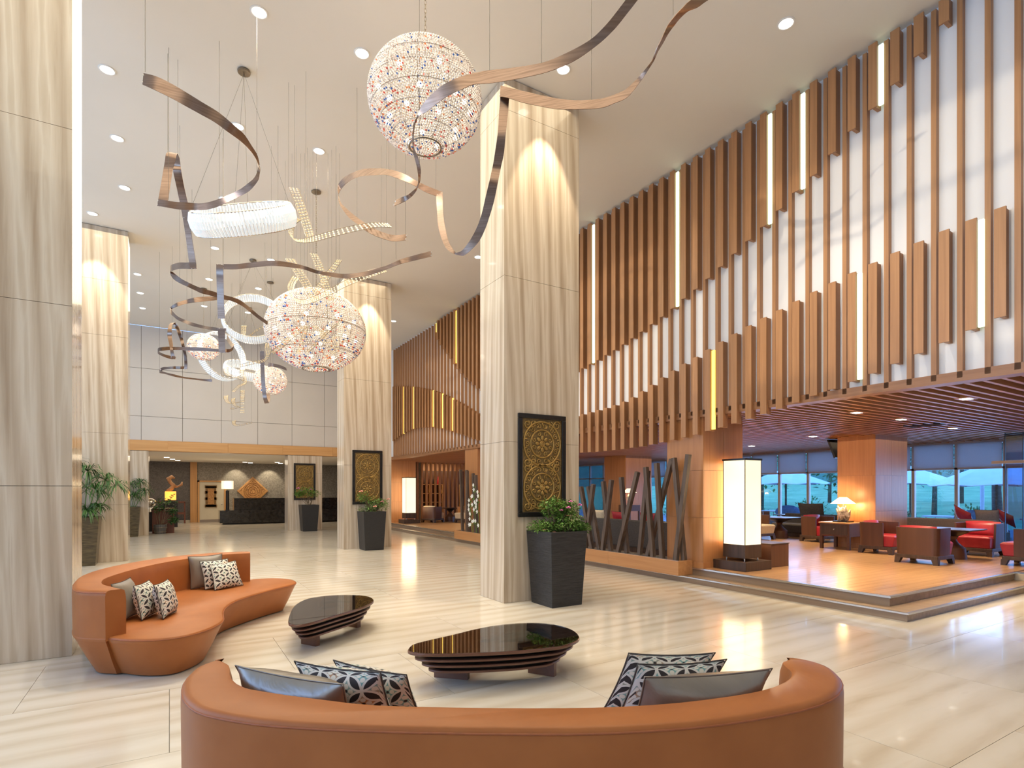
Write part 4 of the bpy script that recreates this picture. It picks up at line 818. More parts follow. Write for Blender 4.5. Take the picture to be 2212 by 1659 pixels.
# ---------------------------------------------------------------- crystal balls
def chain(t, x, y, z0, z1, r):
    m = MB(); n = int((z1-z0)/(r*2.6))
    for i in range(n):
        zc = z0 + (i+0.5)*(z1-z0)/n
        pts = []
        for k in range(10):
            a = 2*math.pi*k/10; u = r*0.75*math.cos(a); w = (z1-z0)/n*0.66*math.sin(a)
            pts.append((x+(u if i % 2 else 0), y+(0 if i % 2 else u), zc+w))
        m.tube(pts, r*0.17, 5, closed=True)
    m.build('chain', C['nickel'], t, smooth=True)
def crystal_ball(c, R, flat, sp, label, nb, hoops=9):
    x, y, z = c
    t = thing('crystal_ball', label, 'chandelier', c)
    rr = random.Random(int(R*1000))
    clear, blue, red, orange = MB(), MB(), MB(), MB()
    rows = int(math.pi*R/sp)
    for i in range(1, rows):
        th = math.pi*i/rows; rad = R*math.sin(th); zz = R*flat*math.cos(th)
        n = max(6, int(2*math.pi*rad/(sp*0.92)))
        low = i/rows
        for k in range(n):
            a = 2*math.pi*(k + 0.5*(i % 2))/n
            q = rr.random()
            pc = 0.05 if low < 0.62 else 0.16
            p = (x+rad*math.cos(a), y+rad*math.sin(a), z+zz)
            if q < pc*0.42: blue.gem(p, sp*0.50)
            elif q < pc*0.75: red.gem(p, sp*0.50)
            elif q < pc: orange.gem(p, sp*0.50)
            else: clear.gem(p, sp*0.43)
    for m, n_, k in ((clear, 'clear_beads', 'clearbead'), (blue, 'blue_beads', 'bluebead'), (red, 'red_beads', 'redbead'), (orange, 'orange_beads', 'orangebead')):
        stuff(m.build(n_, C[k], t))
    for i in range(1, hoops+1):
        th = math.pi*i/(hoops+1); rad = R*1.004*math.sin(th); zz = R*flat*math.cos(th)
        MB().tube([(x+rad*math.cos(2*math.pi*k/40), y+rad*math.sin(2*math.pi*k/40), z+zz) for k in range(40)], 0.0035*R/0.6, 4, closed=True).build('hoop', C['nickel'], t)
    for j in range(12):
        a = 2*math.pi*j/12
        MB().tube([(x+R*1.004*math.sin(math.pi*i/24)*math.cos(a), y+R*1.004*math.sin(math.pi*i/24)*math.sin(a), z+R*flat*math.cos(math.pi*i/24)) for i in range(1, 24)], 0.003*R/0.6, 4).build('rib', C['nickel'], t)
    rad = R*0.28
    MB().tube([(x+rad*math.cos(2*math.pi*k/32), y+rad*math.sin(2*math.pi*k/32), z-R*flat*0.965) for k in range(32)], 0.010*R/0.6, 6, closed=True).build('bottom_ring', C['nickel'], t)
    for k in range(nb):
        a = 2*math.pi*k/nb*2.4; e = -0.75 + 1.3*k/nb
        rad = R*0.82*math.cos(e)
        MB().ball((x+rad*math.cos(a), y+rad*math.sin(a), z+R*0.82*flat*math.sin(e)), 0.028*R/0.6, 8, 6).build('bulb', C['bulb'], t, smooth=True)
    chain(t, x, y, z+R*flat, HC-0.03, 0.016 if R > 0.5 else 0.012)
    MB().lathe([(0.0,-0.002),(0.075,-0.002),(0.085,-0.012),(0.085,-0.03),(0.02,-0.045),(0.0,-0.045)], (x,y,HC), 20).build('canopy', C['nickel'], t, smooth='auto')
    light('crystal_glow', 'POINT', (x, y, z), (0,0,0), 13*R/0.6, (1.0,0.80,0.60), shadow_soft_size=R*0.5)
    return t
crystal_ball((2.252,5.421,5.530), 0.575, 0.885, 0.027, 'largest crystal ball with red and blue beads, nearest, at the top of the hall', 18)
crystal_ball((2.305,10.725,4.44), 0.875, 0.83, 0.042, 'oval crystal ball with orange and blue beads and gold crystal strips around it', 20)
crystal_ball((0.793,17.497,5.41), 0.40, 0.88, 0.032, 'small far crystal ball crossed by a flat bronze ribbon at the left', 10, 7)
crystal_ball((2.275,16.034,4.406), 0.41, 0.90, 0.032, 'small far crystal ball, lowest of the four, behind a dark vertical ribbon', 10, 7)

# ---------------------------------------------------------------- crystal ring chandeliers
def crystal_ring(c, R, normal, h, n, label, parts=False, canopy=None):
    t = thing('crystal_ring', label, 'chandelier', c)
    N = Vector(normal).normalized()
    U = N.cross(Vector((0,0,1)))
    U = U.normalized() if U.length > 0.05 else Vector((1,0,0))
    V = N.cross(U); c = Vector(c)
    P = lambda a, r, w: c + (U*math.cos(a)+V*math.sin(a))*r + N*w
    for w in (h/2, -h/2):
        MB().tube([P(2*math.pi*k/48, R, w) for k in range(48)], 0.010, 6, closed=True).build('hoop', C['chrome'], t, smooth=True)
    allm = MB()
    for k in range(n):
        a = 2*math.pi*k/n; da = 2*math.pi/n*0.42
        m = MB() if parts else allm
        secs = []
        for w, b2 in ((-h/2, 0.0), (-h/6, 0.035), (h/6, 0.035), (h/2, 0.0)):
            r0 = R + b2
            secs.append([P(a-da, r0, w), P(a, r0+0.016, w), P(a+da, r0, w), P(a, r0-0.010, w)])
        m.loft(secs)
        if parts: m.build('crystal_rod', C['crys'], t)
    if not parts: stuff(allm.build('crystal_rods', C['crys'], t))
    for k in range(30):
        a = 2*math.pi*k/30
        MB().ball(P(a, R-0.012, h/2-0.012), 0.011 if R < 0.68 else 0.010, 6, 4).build('led', C['ledw'], t)
    cz = canopy or (c.x, c.y)
    MB().lathe([(0.0,-0.002),(0.07,-0.002),(0.08,-0.02),(0.075,-0.04),(0.0,-0.045)], (cz[0],cz[1],HC), 20).build('canopy', C['nickel'], t, smooth='auto')
    for k in range(4):
        q = P(0.6+2*math.pi*k/4, R, h/2)
        MB().tube([q, (cz[0], cz[1], HC-0.04)], 0.002, 4).build('wire', C['wire'], t)
def camdir(r, f, u):
    """direction right / forward / up of the hall's diagonal view axis"""
    s, c_ = math.sin(YAW), math.cos(YAW)
    return (r*c_+f*s, -r*s+f*c_, u)
crystal_ring((0.833,8.132,5.066), 0.61, camdir(-0.05,-0.54,0.84), 0.27, 96, 'crystal ring chandelier hanging level, uppermost of the rings', True)
crystal_ring((1.70,14.70,5.60), 0.64, camdir(0.28,-0.86,0.42), 0.26, 84, 'wide crystal ring tilted towards the hall, half hidden by the oval crystal ball')
crystal_ring((1.276,17.952,5.309), 0.66, camdir(0.86,-0.48,0.16), 0.26, 84, 'crystal ring standing on edge behind the small far crystal ball at the left')
crystal_ring((2.05,18.60,5.10), 0.66, camdir(0.30,-0.34,0.89), 0.26, 84, 'lowest and farthest crystal ring, lying flat behind the dark vertical ribbon')

# ---------------------------------------------------------------- gold crystal strips
SLAB = ['gold crystal strip slanting up highest, beside the level crystal ring', 'gold crystal strip curling round like a hook under the highest strip', 'broad gold crystal strip rising at the upper left of the oval crystal ball',
        'gold crystal strip rising at the top middle of the oval crystal ball', 'short gold crystal strip leaning right above the oval crystal ball', 'long gold crystal strip swept round the top of the oval crystal ball',
        'gold crystal strip slanting down across the left of the oval crystal ball', 'gold crystal strip hanging steeply on the front of the oval crystal ball', 'gold crystal strip crossing down to the right on the oval crystal ball',
        'gold crystal strip rising to the right on the front of the oval crystal ball', 'short curled gold strip at the right on the oval crystal ball', 'small hooked gold strip inside the lowest crystal ring',
        'small curled gold strip above the lowest hanging strips', 'small straight vertical gold strip before the pale back wall', 'small hooked gold strip left of the straight vertical strip',
        'small thin gold strip curling under the straight vertical strip', 'lowest small gold strip, just above the wood beam', 'gold strip swept left of the oval ball inside the tilted ring', 'gold strip with a bent end above the farthest crystal ball']
for s, lab in zip(STRIPS, SLAB):
    t = thing('crystal_strip', lab, 'chandelier', s[0][:3])
    L = sum((Vector(a[:3])-Vector(b2[:3])).length for a, b2 in zip(s, s[1:]))
    W = max((Vector(a[:3])-Vector(a[3:])).length for a in s)
    st = 0.034 if L > 1.0 and s[0][1] < 9.5 else 0.042
    n = max(8, int(L/st))
    A = crom([q[:3] for q in s], n); B = crom([q[3:] for q in s], n)
    m = MB()
    for i in range(n):
        a, b2 = A[i], B[i]
        d = (A[min(i+1,n-1)]-A[max(i-1,0)]); d = d.normalized()*st*0.40 if d.length > 0 else Vector((0,0,st*0.4))
        for f in (0.17, 0.5, 0.83):
            p = a.lerp(b2, f); w = (b2-a)*0.155
            nn = d.cross(w); nn = nn.normalized()*st*0.3 if nn.length > 1e-9 else Vector((0,st*.3,0))
            m.add([p-w, p+w, p-d, p+d, p-nn, p+nn], [(0,2,5),(2,1,5),(1,3,5),(3,0,5),(2,0,4),(1,2,4),(3,1,4),(0,3,4)])
    stuff(m.build('crystal_beads', C['goldbead'], t))
    MB().tube(A, 0.004, 4).build('frame_rail', C['nickel'], t)
    MB().tube(B, 0.004, 4).build('frame_rail', C['nickel'], t)
    for q in (A[0], A[-1]):
        MB().tube([q, (q[0], q[1], HC)], 0.0016, 4).build('wire', C['wire'], t)
CUSHIONS = [
  ('pewter satin cushion leaning at the left inside the foreground sofa', (0.37, 2.852, 0.366), (0.721, 2.381, 0.358), (0.599, 2.293, 0.718), (0.248, 2.764, 0.726), 0.21, 'silver', 0),
  ('mosaic print cushion between the pewter cushion and its twin, left in the foreground sofa', (0.634, 2.864, 0.345), (0.913, 2.46, 0.358), (0.775, 2.361, 0.718), (0.496, 2.765, 0.705), 0.15, 'mosaic', 0.0),
  ('mosaic print cushion, innermost of the left group in the foreground sofa', (0.848, 2.93, 0.308), (1.09, 2.573, 0.294), (0.928, 2.456, 0.654), (0.686, 2.813, 0.668), 0.14, 'mosaic2', 0.13),
  ('pewter satin cushion leaning at the right inside the foreground sofa', (1.554, 1.736, 0.411), (2.126, 1.575, 0.393), (2.159, 1.449, 0.753), (1.586, 1.61, 0.771), 0.2, 'silver', 0),
  ('mosaic print cushion just behind the right pewter cushion of the foreground sofa', (1.666, 1.926, 0.4), (2.125, 1.834, 0.372), (2.165, 1.679, 0.732), (1.706, 1.771, 0.76), 0.14, 'mosaic', 0.21),
  ('mosaic print cushion, innermost of the right group in the foreground sofa', (1.753, 2.1, 0.394), (2.208, 1.987, 0.355), (2.253, 1.813, 0.715), (1.798, 1.926, 0.754), 0.13, 'mosaic2', 0.05),
  ('taupe satin cushion against the back of the left sofa, behind two printed ones', (0.208, 7.526, 0.352), (0.547, 7.536, 0.352), (0.541, 7.621, 0.737), (0.183, 7.623, 0.723), 0.13, 'taupesat', 0),
  ('mosaic print cushion leaning on the taupe cushion at the back of the left sofa', (0.349, 7.398, 0.352), (0.636, 7.482, 0.352), (0.601, 7.597, 0.677), (0.297, 7.523, 0.672), 0.11, 'mosaic', 0.3),
  ('mosaic print cushion, front one at the back of the left sofa', (0.44, 7.293, 0.352), (0.763, 7.517, 0.352), (0.69, 7.655, 0.641), (0.392, 7.416, 0.633), 0.12, 'mosaic2', 0.4),
  ('taupe satin cushion in the rounded left end of the left sofa', (-0.359, 5.937, 0.352), (-0.239, 6.319, 0.352), (-0.316, 6.389, 0.682), (-0.436, 6.007, 0.682), 0.14, 'taupesat', 0),
  ('mosaic print cushion standing edge on beside the taupe one at the left end', (-0.211, 5.928, 0.352), (-0.103, 6.271, 0.352), (-0.166, 6.333, 0.654), (-0.274, 5.99, 0.654), 0.14, 'mosaic', 0.5),
  ('mosaic print cushion standing edge on, foremost at the left end of the left sofa', (-0.051, 5.894, 0.352), (0.057, 6.237, 0.352), (-0.014, 6.304, 0.654), (-0.122, 5.961, 0.654), 0.14, 'mosaic2', 0.6),
]

# ---------------------------------------------------------------- the two curved sofas
def curve_sofa(name, label, seat, outer, inner, zs, zt, inset, rounded=False):
    """kidney seat with walls that lean in below, and a curved back whose top is rounded; inner/outer run along the back"""
    cx = sum(p[0] for p in seat)/len(seat); cy = sum(p[1] for p in seat)/len(seat)
    t = thing(name, label, 'sofa', (cx, cy, 0))
    ns, nb = 44, 44
    S = [Vector((p[0], p[1], 0)) for p in crom([(q[0], q[1], 0) for q in seat], ns)]
    O = [Vector((p[0], p[1], 0)) for p in crom([(q[0], q[1], 0) for q in outer], nb)]
    I = [Vector((p[0], p[1], 0)) for p in crom([(q[0], q[1], 0) for q in inner], nb)]
    loop = S + list(reversed(O))
    clean = [loop[0]]
    for p in loop[1:]:
        if (p-clean[-1]).length > 0.012 and (p-clean[0]).length > 0.006: clean.append(p)
    n = len(clean)
    area = sum(clean[i].x*clean[(i+1) % n].y - clean[(i+1) % n].x*clean[i].y for i in range(n))
    if area < 0: clean.reverse()
    def inward(d):
        out = []
        for i in range(n):
            e = Vector((0,0,0))
            for k in range(1, 4):
                e += (clean[(i+k) % n]-clean[i-k]).normalized()
            nr = Vector((-e.y, e.x, 0)).normalized()
            out.append(clean[i]+nr*d)
        return out
    lv = [(inset, 0.012), (inset*0.55, zs*0.42), (inset*0.12, zs*0.84), (0.0, zs*0.93), (0.004, zs-0.010), (0.014, zs)]
    MB().rings([[(p.x, p.y, z) for p in inward(d)] for d, z in lv]).build('seat_base', C['leather'], t, smooth='auto', angle=50)
    m = MB(); secs = []
    for q_, (o, i) in enumerate(zip(O, I)):
        if rounded:
            e = min(q_, nb-1-q_)/3.0
            if e < 1:
                k_ = math.sqrt(max(0.0, 1-(1-e)**2))*0.93+0.07; mid_ = (o+i)/2; o = mid_+(o-mid_)*k_; i = mid_+(i-mid_)*k_
        d = (i-o); w = d.length; d = d/w; r = min(0.045, w*0.25)
        f = lambda q, z: (o.x+d.x*q, o.y+d.y*q, z)
        secs.append([f(0.004, zs*0.90), f(0, zt-0.05), f(0.004, zt-0.022), f(0.016, zt-0.006), f(0.04, zt), f(w-r, zt-0.002), f(w-r*0.35, zt-0.012), f(w-0.004, zt-0.05), f(w, zt-0.10), f(w, zs-0.02)])
    m.loft(secs)
    m.build('backrest', C['leather'], t, smooth='auto', angle=50)
    sm = []
    for o, i in zip(O, I):
        d = (i-o).normalized(); sm.append((o.x+d.x*0.006, o.y+d.y*0.006, zt-0.022))
    MB().tube(sm, 0.0045, 6).build('seam_piping', C['piping'], t, smooth=True)
    MB().tube([(p.x, p.y, zs*0.955) for p in inward(-0.001)][0:ns-2], 0.004, 5).build('seam_piping', C['piping'], t, smooth=True)
    return t
curve_sofa('curved_sofa', 'curved cognac leather sofa at the left, facing right towards the low tables',
  [(-.425,5.456),(-.307,5.318),(-.161,5.219),(-.015,5.181),(.135,5.22),(.277,5.357),(.378,5.539),(.419,5.712),(.433,5.988),(.479,6.273),(.584,6.556),(.75,6.789),(.998,7.063),(1.187,7.239),(1.307,7.352),(1.37,7.509),(1.367,7.687),(1.288,7.86),(1.134,8.0),(.93,8.02)],
  [(-.433,5.43),(-.62,5.60),(-.690,5.859),(-.715,6.235),(-.695,6.60),(-.605,6.97),(-.425,7.36),(-.168,7.71),(.129,7.95),(.452,8.06),(.705,8.06),(.885,8.0)],
  [(-.30,5.50),(-.402,5.733),(-.471,5.906),(-.500,6.114),(-.479,6.344),(-.335,6.78),(-.115,7.22),(.160,7.58),(.52,7.82),(.72,7.87),(.875,7.84)],
  0.345, 0.712, 0.15)
curve_sofa('curved_sofa', 'curved cognac leather sofa seen from behind in the foreground',
  [(.246,2.803),(.55,2.75),(.9,2.62),(1.2,2.42),(1.5,2.25),(1.9,2.08),(2.25,1.85),(2.464,1.56)],
  [(.150,2.975),(.115,2.93),(.082,2.87),(.047,2.742),(.037,2.588),(.05,2.464),(.091,2.333),(.185,2.202),(.317,2.066),(.576,1.864),(.963,1.602),(1.229,1.445),(1.528,1.316),(1.803,1.242),(2.064,1.205),(2.255,1.225),(2.411,1.29),(2.518,1.384),(2.565,1.467),(2.572,1.55)],
  [(.215,2.965),(.238,2.90),(.245,2.82),(.238,2.661),(.279,2.503),(.393,2.341),(.532,2.182),(.679,2.027),(.918,1.855),(1.206,1.675),(1.42,1.566),(1.66,1.474),(1.911,1.418),(2.076,1.41),(2.247,1.438),(2.343,1.49),(2.375,1.535),(2.40,1.57),(2.435,1.60),(2.47,1.61)],
  0.335, 0.71, 0.05, True)

def cushion(name, label, bl, br, tr_, tl, th, mat, group=None, size=0.45, sag=0.06, uvo=0.0):
    bl, br, tr_, tl = map(Vector, (bl, br, tr_, tl))
    c = (bl+br+tr_+tl)/4
    nrm = (br-bl).cross(tl-bl).normalized()
    n = 14; vs = []; uv = []
    for side in (1, -1):
        for j in range(n+1):
            for i in range(n+1):
                u, v = i/n, j/n
                pu = 1-abs(2*u-1)**2.6; pv = 1-abs(2*v-1)**2.6
                b = (max(pu,0)*max(pv,0))**0.55
                uu = u + (0.5-u)*sag*(1-abs(2*v-1)**2)*1.0*abs(2*u-1)
                vv = v + (0.5-v)*sag*(1-abs(2*u-1)**2)*1.0*abs(2*v-1)
                p = (bl*(1-uu)+br*uu)*(1-vv)+(tl*(1-uu)+tr_*uu)*vv
                wr = 0.006*math.sin(9*u+3*v*side+c.x*7)*math.sin(7*v+2*u+c.y*5)*b
                vs.append(p + nrm*side*(th/2*b+0.002+wr)); uv.append((u*size+uvo, v*size+uvo*0.7+(0.31 if side < 0 else 0)))
    fs = []; W = n+1; Q = W*W
    for j in range(n):
        for i in range(n):
            a = j*W+i
            fs.append((a, a+1, a+W+1, a+W)); fs.append((Q+a+W, Q+a+W+1, Q+a+1, Q+a))
    edge = [i for i in range(n)] + [n+j*W for j in range(n)] + [n*W+n-i for i in range(n)] + [(n-j)*W for j in range(n)]
    for k in range(len(edge)):
        a, b2 = edge[k], edge[(k+1) % len(edge)]
        fs.append((a, a+Q, b2+Q, b2))
    t = thing(name, label, 'cushion', c, group)
    me = bpy.data.meshes.new('cover')
    me.from_pydata([tuple(p-c) for p in vs], [], fs)
    ul = me.uv_layers.new(name='uv')
    for lp in me.loops: ul.data[lp.index].uv = uv[lp.vertex_index]
    me.polygons.foreach_set('use_smooth', [True]*len(me.polygons)); me.materials.append(mat); me.update()
    o = bpy.data.objects.new('cover', me); COL.objects.link(o); o.parent = t
    o.modifiers.new('smooth', 'SUBSURF').render_levels = 1
    pts = [vs[i]*0.5+vs[i+Q]*0.5 for i in edge]
    MB().tube(pts, 0.0035, 5, closed=True).build('seam', mat if mat is C['silver'] else C['greyfab'], t, smooth=True)
    return t
for a in CUSHIONS:
    cushion('cushion', a[0], *a[1:5], a[5], C[a[6]], None, 0.45, 0.07, a[7])

# ---------------------------------------------------------------- the two low tables
def low_table(label, pts, zt, hole, legs, shrink_c):
    t = thing('coffee_table', label, 'coffee table', (*shrink_c, 0))
    n = 48
    P = crom([(x, y, 0) for x, y in pts], n, closed=True)
    if sum(P[i].x*P[(i+1) % n].y-P[(i+1) % n].x*P[i].y for i in range(n)) < 0: P.reverse()
    c = Vector((*shrink_c, 0)); hc = Vector((*hole[0], 0))
    sc = lambda k, z: [(c.x+(p.x-c.x)*k, c.y+(p.y-c.y)*k, z) for p in P]
    hs = lambda k, z: [(hc.x+(p.x-c.x)*k, hc.y+(p.y-c.y)*k*1.0, z) for p in P]
    hk = hole[1]; th = 0.022
    def slab(k, z1, name, mat, h, top=0.003):
        m = MB()
        m.rings([sc(k*0.995, z1-h), sc(k, z1-h+0.003), sc(k, z1-0.003), sc(k*0.996, z1), hs(hk, z1), hs(hk, z1-h), sc(k*0.995, z1-h)], False, False)
        m.build(name, mat, t, smooth='auto')
    slab(1.0, zt, 'tabletop', C['walnut'], 0.024)
    slab(1.003, zt-0.004, 'edge_band', C['edgewood'], 0.017)
    gap = 0.034
    for i, k in enumerate((0.925, 0.85, 0.775)):
        slab(k, zt-0.024-(i+1)*gap-(i)*0.016, 'shelf_%s' % 'abc'[i] if False else 'tier', C['edgewood'], 0.016)
    zb = zt-0.024-3*gap-2*0.016-0.016
    m = MB(); m.rings([sc(0.70, zb), sc(0.84, zt-0.03), hs(hk*1.04, zt-0.03), hs(hk*1.04, zb), sc(0.70, zb)], False, False)
    m.build('core', C['black'], t)
    for (x, y, dx, dy) in legs:
        MB().bar((x-dx, y-dy, zb/2), (x+dx, y+dy, zb/2), 0.05, zb, up=(0,0,1)).build('leg', C['edgewood'], t)
    m = MB(); m.rings([sc(0.99, zt+0.001), sc(0.99, zt+0.0035)]); m.build('glass_top', C['tabletop'], t)
    return t
k1 = 1.21/1.14
low_table('larger low teardrop table of dark walnut with stacked edges, right of the other', [(x*k1, y*k1) for x, y in ((1.447,3.796),(1.481,3.869),(1.549,3.941),(1.722,3.99),(1.919,4.034),(2.138,4.097),(2.402,4.125),(2.628,4.067),(2.765,3.948),(2.813,3.789),(2.802,3.633),(2.733,3.483),(2.643,3.394),(2.472,3.33),(2.342,3.345),(2.181,3.374),(2.0,3.435),(1.828,3.504),(1.633,3.602),(1.51,3.683),(1.468,3.732))],
          0.29, ((2.44,3.98), 0.46), ((1.93,4.10,0.10,-0.10),(2.60,3.80,0.06,-0.10)), (2.25,3.97))
low_table('smaller low teardrop table of dark walnut beside the curved sofa at the left', [(x*k1, y*k1) for x, y in ((0.873,5.114),(0.941,5.472),(1.056,5.863),(1.225,6.154),(1.44,6.244),(1.616,6.197),(1.761,6.088),(1.825,5.931),(1.813,5.75),(1.725,5.582),(1.548,5.402),(1.377,5.28),(1.217,5.165),(1.068,5.059),(0.938,5.013))],
          0.29, ((1.50,6.16), 0.44), ((1.17,5.70,0.05,-0.09),(1.72,6.22,0.05,-0.09)), (1.40,5.98))

# ---------------------------------------------------------------- planters with shrubs
def planter(label, cx, cy, h0, h1, H, mat, group=None):
    t = thing('planter', label, 'planter', (cx, cy, 0), group)
    m = MB(); w = 0.03
    sq = lambda h, z: [(cx-h,cy-h,z),(cx+h,cy-h,z),(cx+h,cy+h,z),(cx-h,cy+h,z)]
    m.rings([sq(h0, 0.0), sq(h0, 0.006), sq(h1, H), sq(h1-w, H), sq(h1-w-0.012, H-0.08)], True, True)
    m.build('pot', mat, t, bevel=0.006)
    box(cx-h1+w+0.013, cx+h1-w-0.013, cy-h1+w+0.013, cy+h1-w-0.013, H-0.085, H-0.07).build('soil', C['soil'], t)
    return t
def bush(t, cx, cy, z, blobs, nleaf, lsz, flowers, fm, seed, mat='leafg', stems=9):
    rr = random.Random(seed)
    fol = MB(); stm = MB()
    for (bx, by, bz, rx, ry, rz) in blobs:
        for k in range(int(nleaf)):
            d = Vector((rr.gauss(0,1), rr.gauss(0,1), rr.gauss(0,1))).normalized()*rr.random()**0.45
            p = (cx+bx+d.x*rx, cy+by+d.y*ry, z+bz+d.z*rz)
            dr = Vector((d.x+rr.uniform(-.6,.6), d.y+rr.uniform(-.6,.6), rr.uniform(-0.7,0.5)))
            fol.leaf(p, dr, (rr.uniform(-.4,.4), rr.uniform(-.4,.4), 1), lsz*rr.uniform(0.7,1.3), lsz*0.55)
        for k in range(stems):
            q = Vector((rr.gauss(0,.45)*rx, rr.gauss(0,.45)*ry, rr.uniform(-.2,.8)*rz))
            e = Vector((cx+bx, cy+by, z+bz))+q; s = Vector((cx+rr.uniform(-.05,.05), cy+rr.uniform(-.05,.05), z-0.08))
            mid = s.lerp(e, 0.5)+Vector((rr.uniform(-.05,.05), rr.uniform(-.05,.05), 0.03))
            stm.tube([s, mid, e], [0.009, 0.006, 0.003], 5)
    stuff(fol.build('foliage', C[mat], t)); stuff(stm.build('stems', C['stem'], t))
    for (fx, fy, fz, s) in flowers:
        m = MB(); c = Vector((cx+fx, cy+fy, z+fz))
        for k in range(7):
            a = 2*math.pi*k/7
            m.leaf(c, (math.cos(a), math.sin(a)*0.8-0.3, 0.35+0.4*math.sin(a*2)), (0,-0.5,1), s, s*0.8)
        m.build('flower', C[fm], t)
PX, PY0 = 4.39, 6.08
p = planter('ribbed black square planter with pink bougainvillea before the near marble pillar', PX, PY0, 0.24, 0.29, 0.97, C['planter'])
bush(p, PX, PY0, 0.97, [(-0.13,0.05,0.05,0.26,0.22,0.10),(0.12,-0.05,0.12,0.24,0.24,0.14),(-0.03,0.02,0.30,0.19,0.18,0.15),(0.17,0.0,0.28,0.17,0.17,0.13),(0.30,-0.10,0.03,0.14,0.16,0.09)], 900, 0.040,
     [(0.06,-0.18,0.30,0.04),(0.29,-0.12,0.33,0.042),(0.12,-0.15,0.38,0.035),(-0.04,-0.16,0.27,0.03)], 'pink', 3)
for (x, y, z, s) in ((-0.26,-0.1,0.02,0.03),(-0.18,-0.2,-0.01,0.03),(0.02,-0.22,0.20,0.03)):
    m = MB()
    for k in range(6):
        a = 2*math.pi*k/6; m.leaf((PX+x, PY0+y, 0.97+z), (math.cos(a), math.sin(a), 0.3), (0,0,1), s, s*0.8)
    m.build('flower', C['peach'], p)
PY1 = 14.09
p = planter('matt black square planter with pink flowers before the second marble pillar', PX, PY1, 0.24, 0.29, 0.97, C['planterm'])
bush(p, PX, PY1, 0.97, [(-0.05,0,0.06,0.30,0.24,0.10),(0.08,0,0.22,0.26,0.22,0.16),(-0.22,0,0.36,0.16,0.12,0.16),(0.28,-0.05,0.16,0.16,0.16,0.16)], 330, 0.045,
     [(-0.30,-0.1,0.50,0.06),(0.02,-0.2,0.12,0.055),(0.24,-0.1,0.24,0.05),(0.40,-0.1,0.30,0.05)], 'peach', 5)
m = MB()
for k in range(7): m.leaf((PX+0.22, PY1-0.2, 1.22), (math.cos(k*.9), math.sin(k*.9), 0.3), (0,0,1), 0.06, 0.045)
m.build('flower', C['pink'], p)
PY2 = 21.75
p = planter('matt black square planter with a twisted flowering shrub before the reception pillar', PX+0.02, PY2, 0.25, 0.31, 0.97, C['planterm'])
bush(p, PX+0.02, PY2, 0.97, [(-0.12,0,0.52,0.36,0.22,0.15),(0.12,0,0.42,0.30,0.2,0.14),(-0.34,0,0.40,0.16,0.14,0.09)], 240, 0.07, [(-0.40,-0.1,0.60,0.07),(-0.30,-0.1,0.52,0.06),(0.05,-0.1,0.56,0.05)], 'pink', 6, stems=3)
MB().tube([(PX+0.05,PY2,0.90),(PX+0.12,PY2,1.10),(PX+0.02,PY2,1.22),(PX+0.10,PY2,1.40)], [0.028,0.022,0.018,0.01], 8).build('trunk', C['stem'], p, smooth=True)

def papyrus(t, cx, cy, z, heads, seed, mat='leafd', L=0.42):
    rr = random.Random(seed); fr = MB(); st2 = MB()
    for (hx, hy, hz, s) in heads:
        c = Vector((cx+hx, cy+hy, z+hz)); b0 = Vector((cx+hx*0.25, cy+hy*0.25, z-0.08))
        st2.tube([b0, b0.lerp(c, 0.6)+Vector((hx*0.1, hy*0.1, 0.08)), c], [0.010, 0.008, 0.006], 6)
        for k in range(46):
            a = rr.uniform(0, 2*math.pi); e = rr.uniform(-0.25, 0.85); l = L*s*rr.uniform(0.7, 1.1)
            d = Vector((math.cos(a)*math.cos(e), math.sin(a)*math.cos(e), math.sin(e)))
            p0 = c; p1 = c+d*l*0.5; p2 = c+d*l*0.85+Vector((0,0,-l*0.30)); p3 = c+d*l*0.98+Vector((0,0,-l*0.62))
            w = 0.012
            sd = d.cross(Vector((0,0,1))).normalized()
            A = [p0-sd*w*0.4, p1-sd*w, p2-sd*w*0.8, p3]; B = [p0+sd*w*0.4, p1+sd*w, p2+sd*w*0.8, p3+sd*0.001]
            fr.add(A+B, [(0,1,5,4),(1,2,6,5),(2,3,7,6)])
    stuff(fr.build('fronds', C[mat], t)); stuff(st2.build('stems', C['leafg'], t))
p = planter('bronze brown glazed planter with tall papyrus before the left marble pillar', -1.50, 14.13, 0.235, 0.30, 0.97, C['planterb'])
papyrus(p, -1.50, 14.13, 0.97, [(-0.15,0,1.02,1.0),(0.10,-0.05,0.92,1.0),(0.38,0,0.74,1.05),(0.55,-0.05,0.62,0.9),(-0.05,-0.2,0.50,1.0),(0.22,-0.1,0.55,0.9),(-0.25,-0.1,0.25,1.0),(0.10,-0.15,0.12,0.9),(0.28,-0.1,0.2,0.7),(-0.2,0,0.72,1.0)], 11)
p = planter('bronze brown glazed planter with a small papyrus at the far left pillar', -1.10, 22.10, 0.22, 0.28, 0.97, C['planterb'])
papyrus(p, -1.10, 22.10, 0.97, [(0.0,0,0.72,1.0),(0.28,0,0.80,0.9),(0.40,-0.1,0.50,0.9),(-0.1,-0.1,0.45,1.0),(0.12,-0.1,0.35,0.9)], 12)

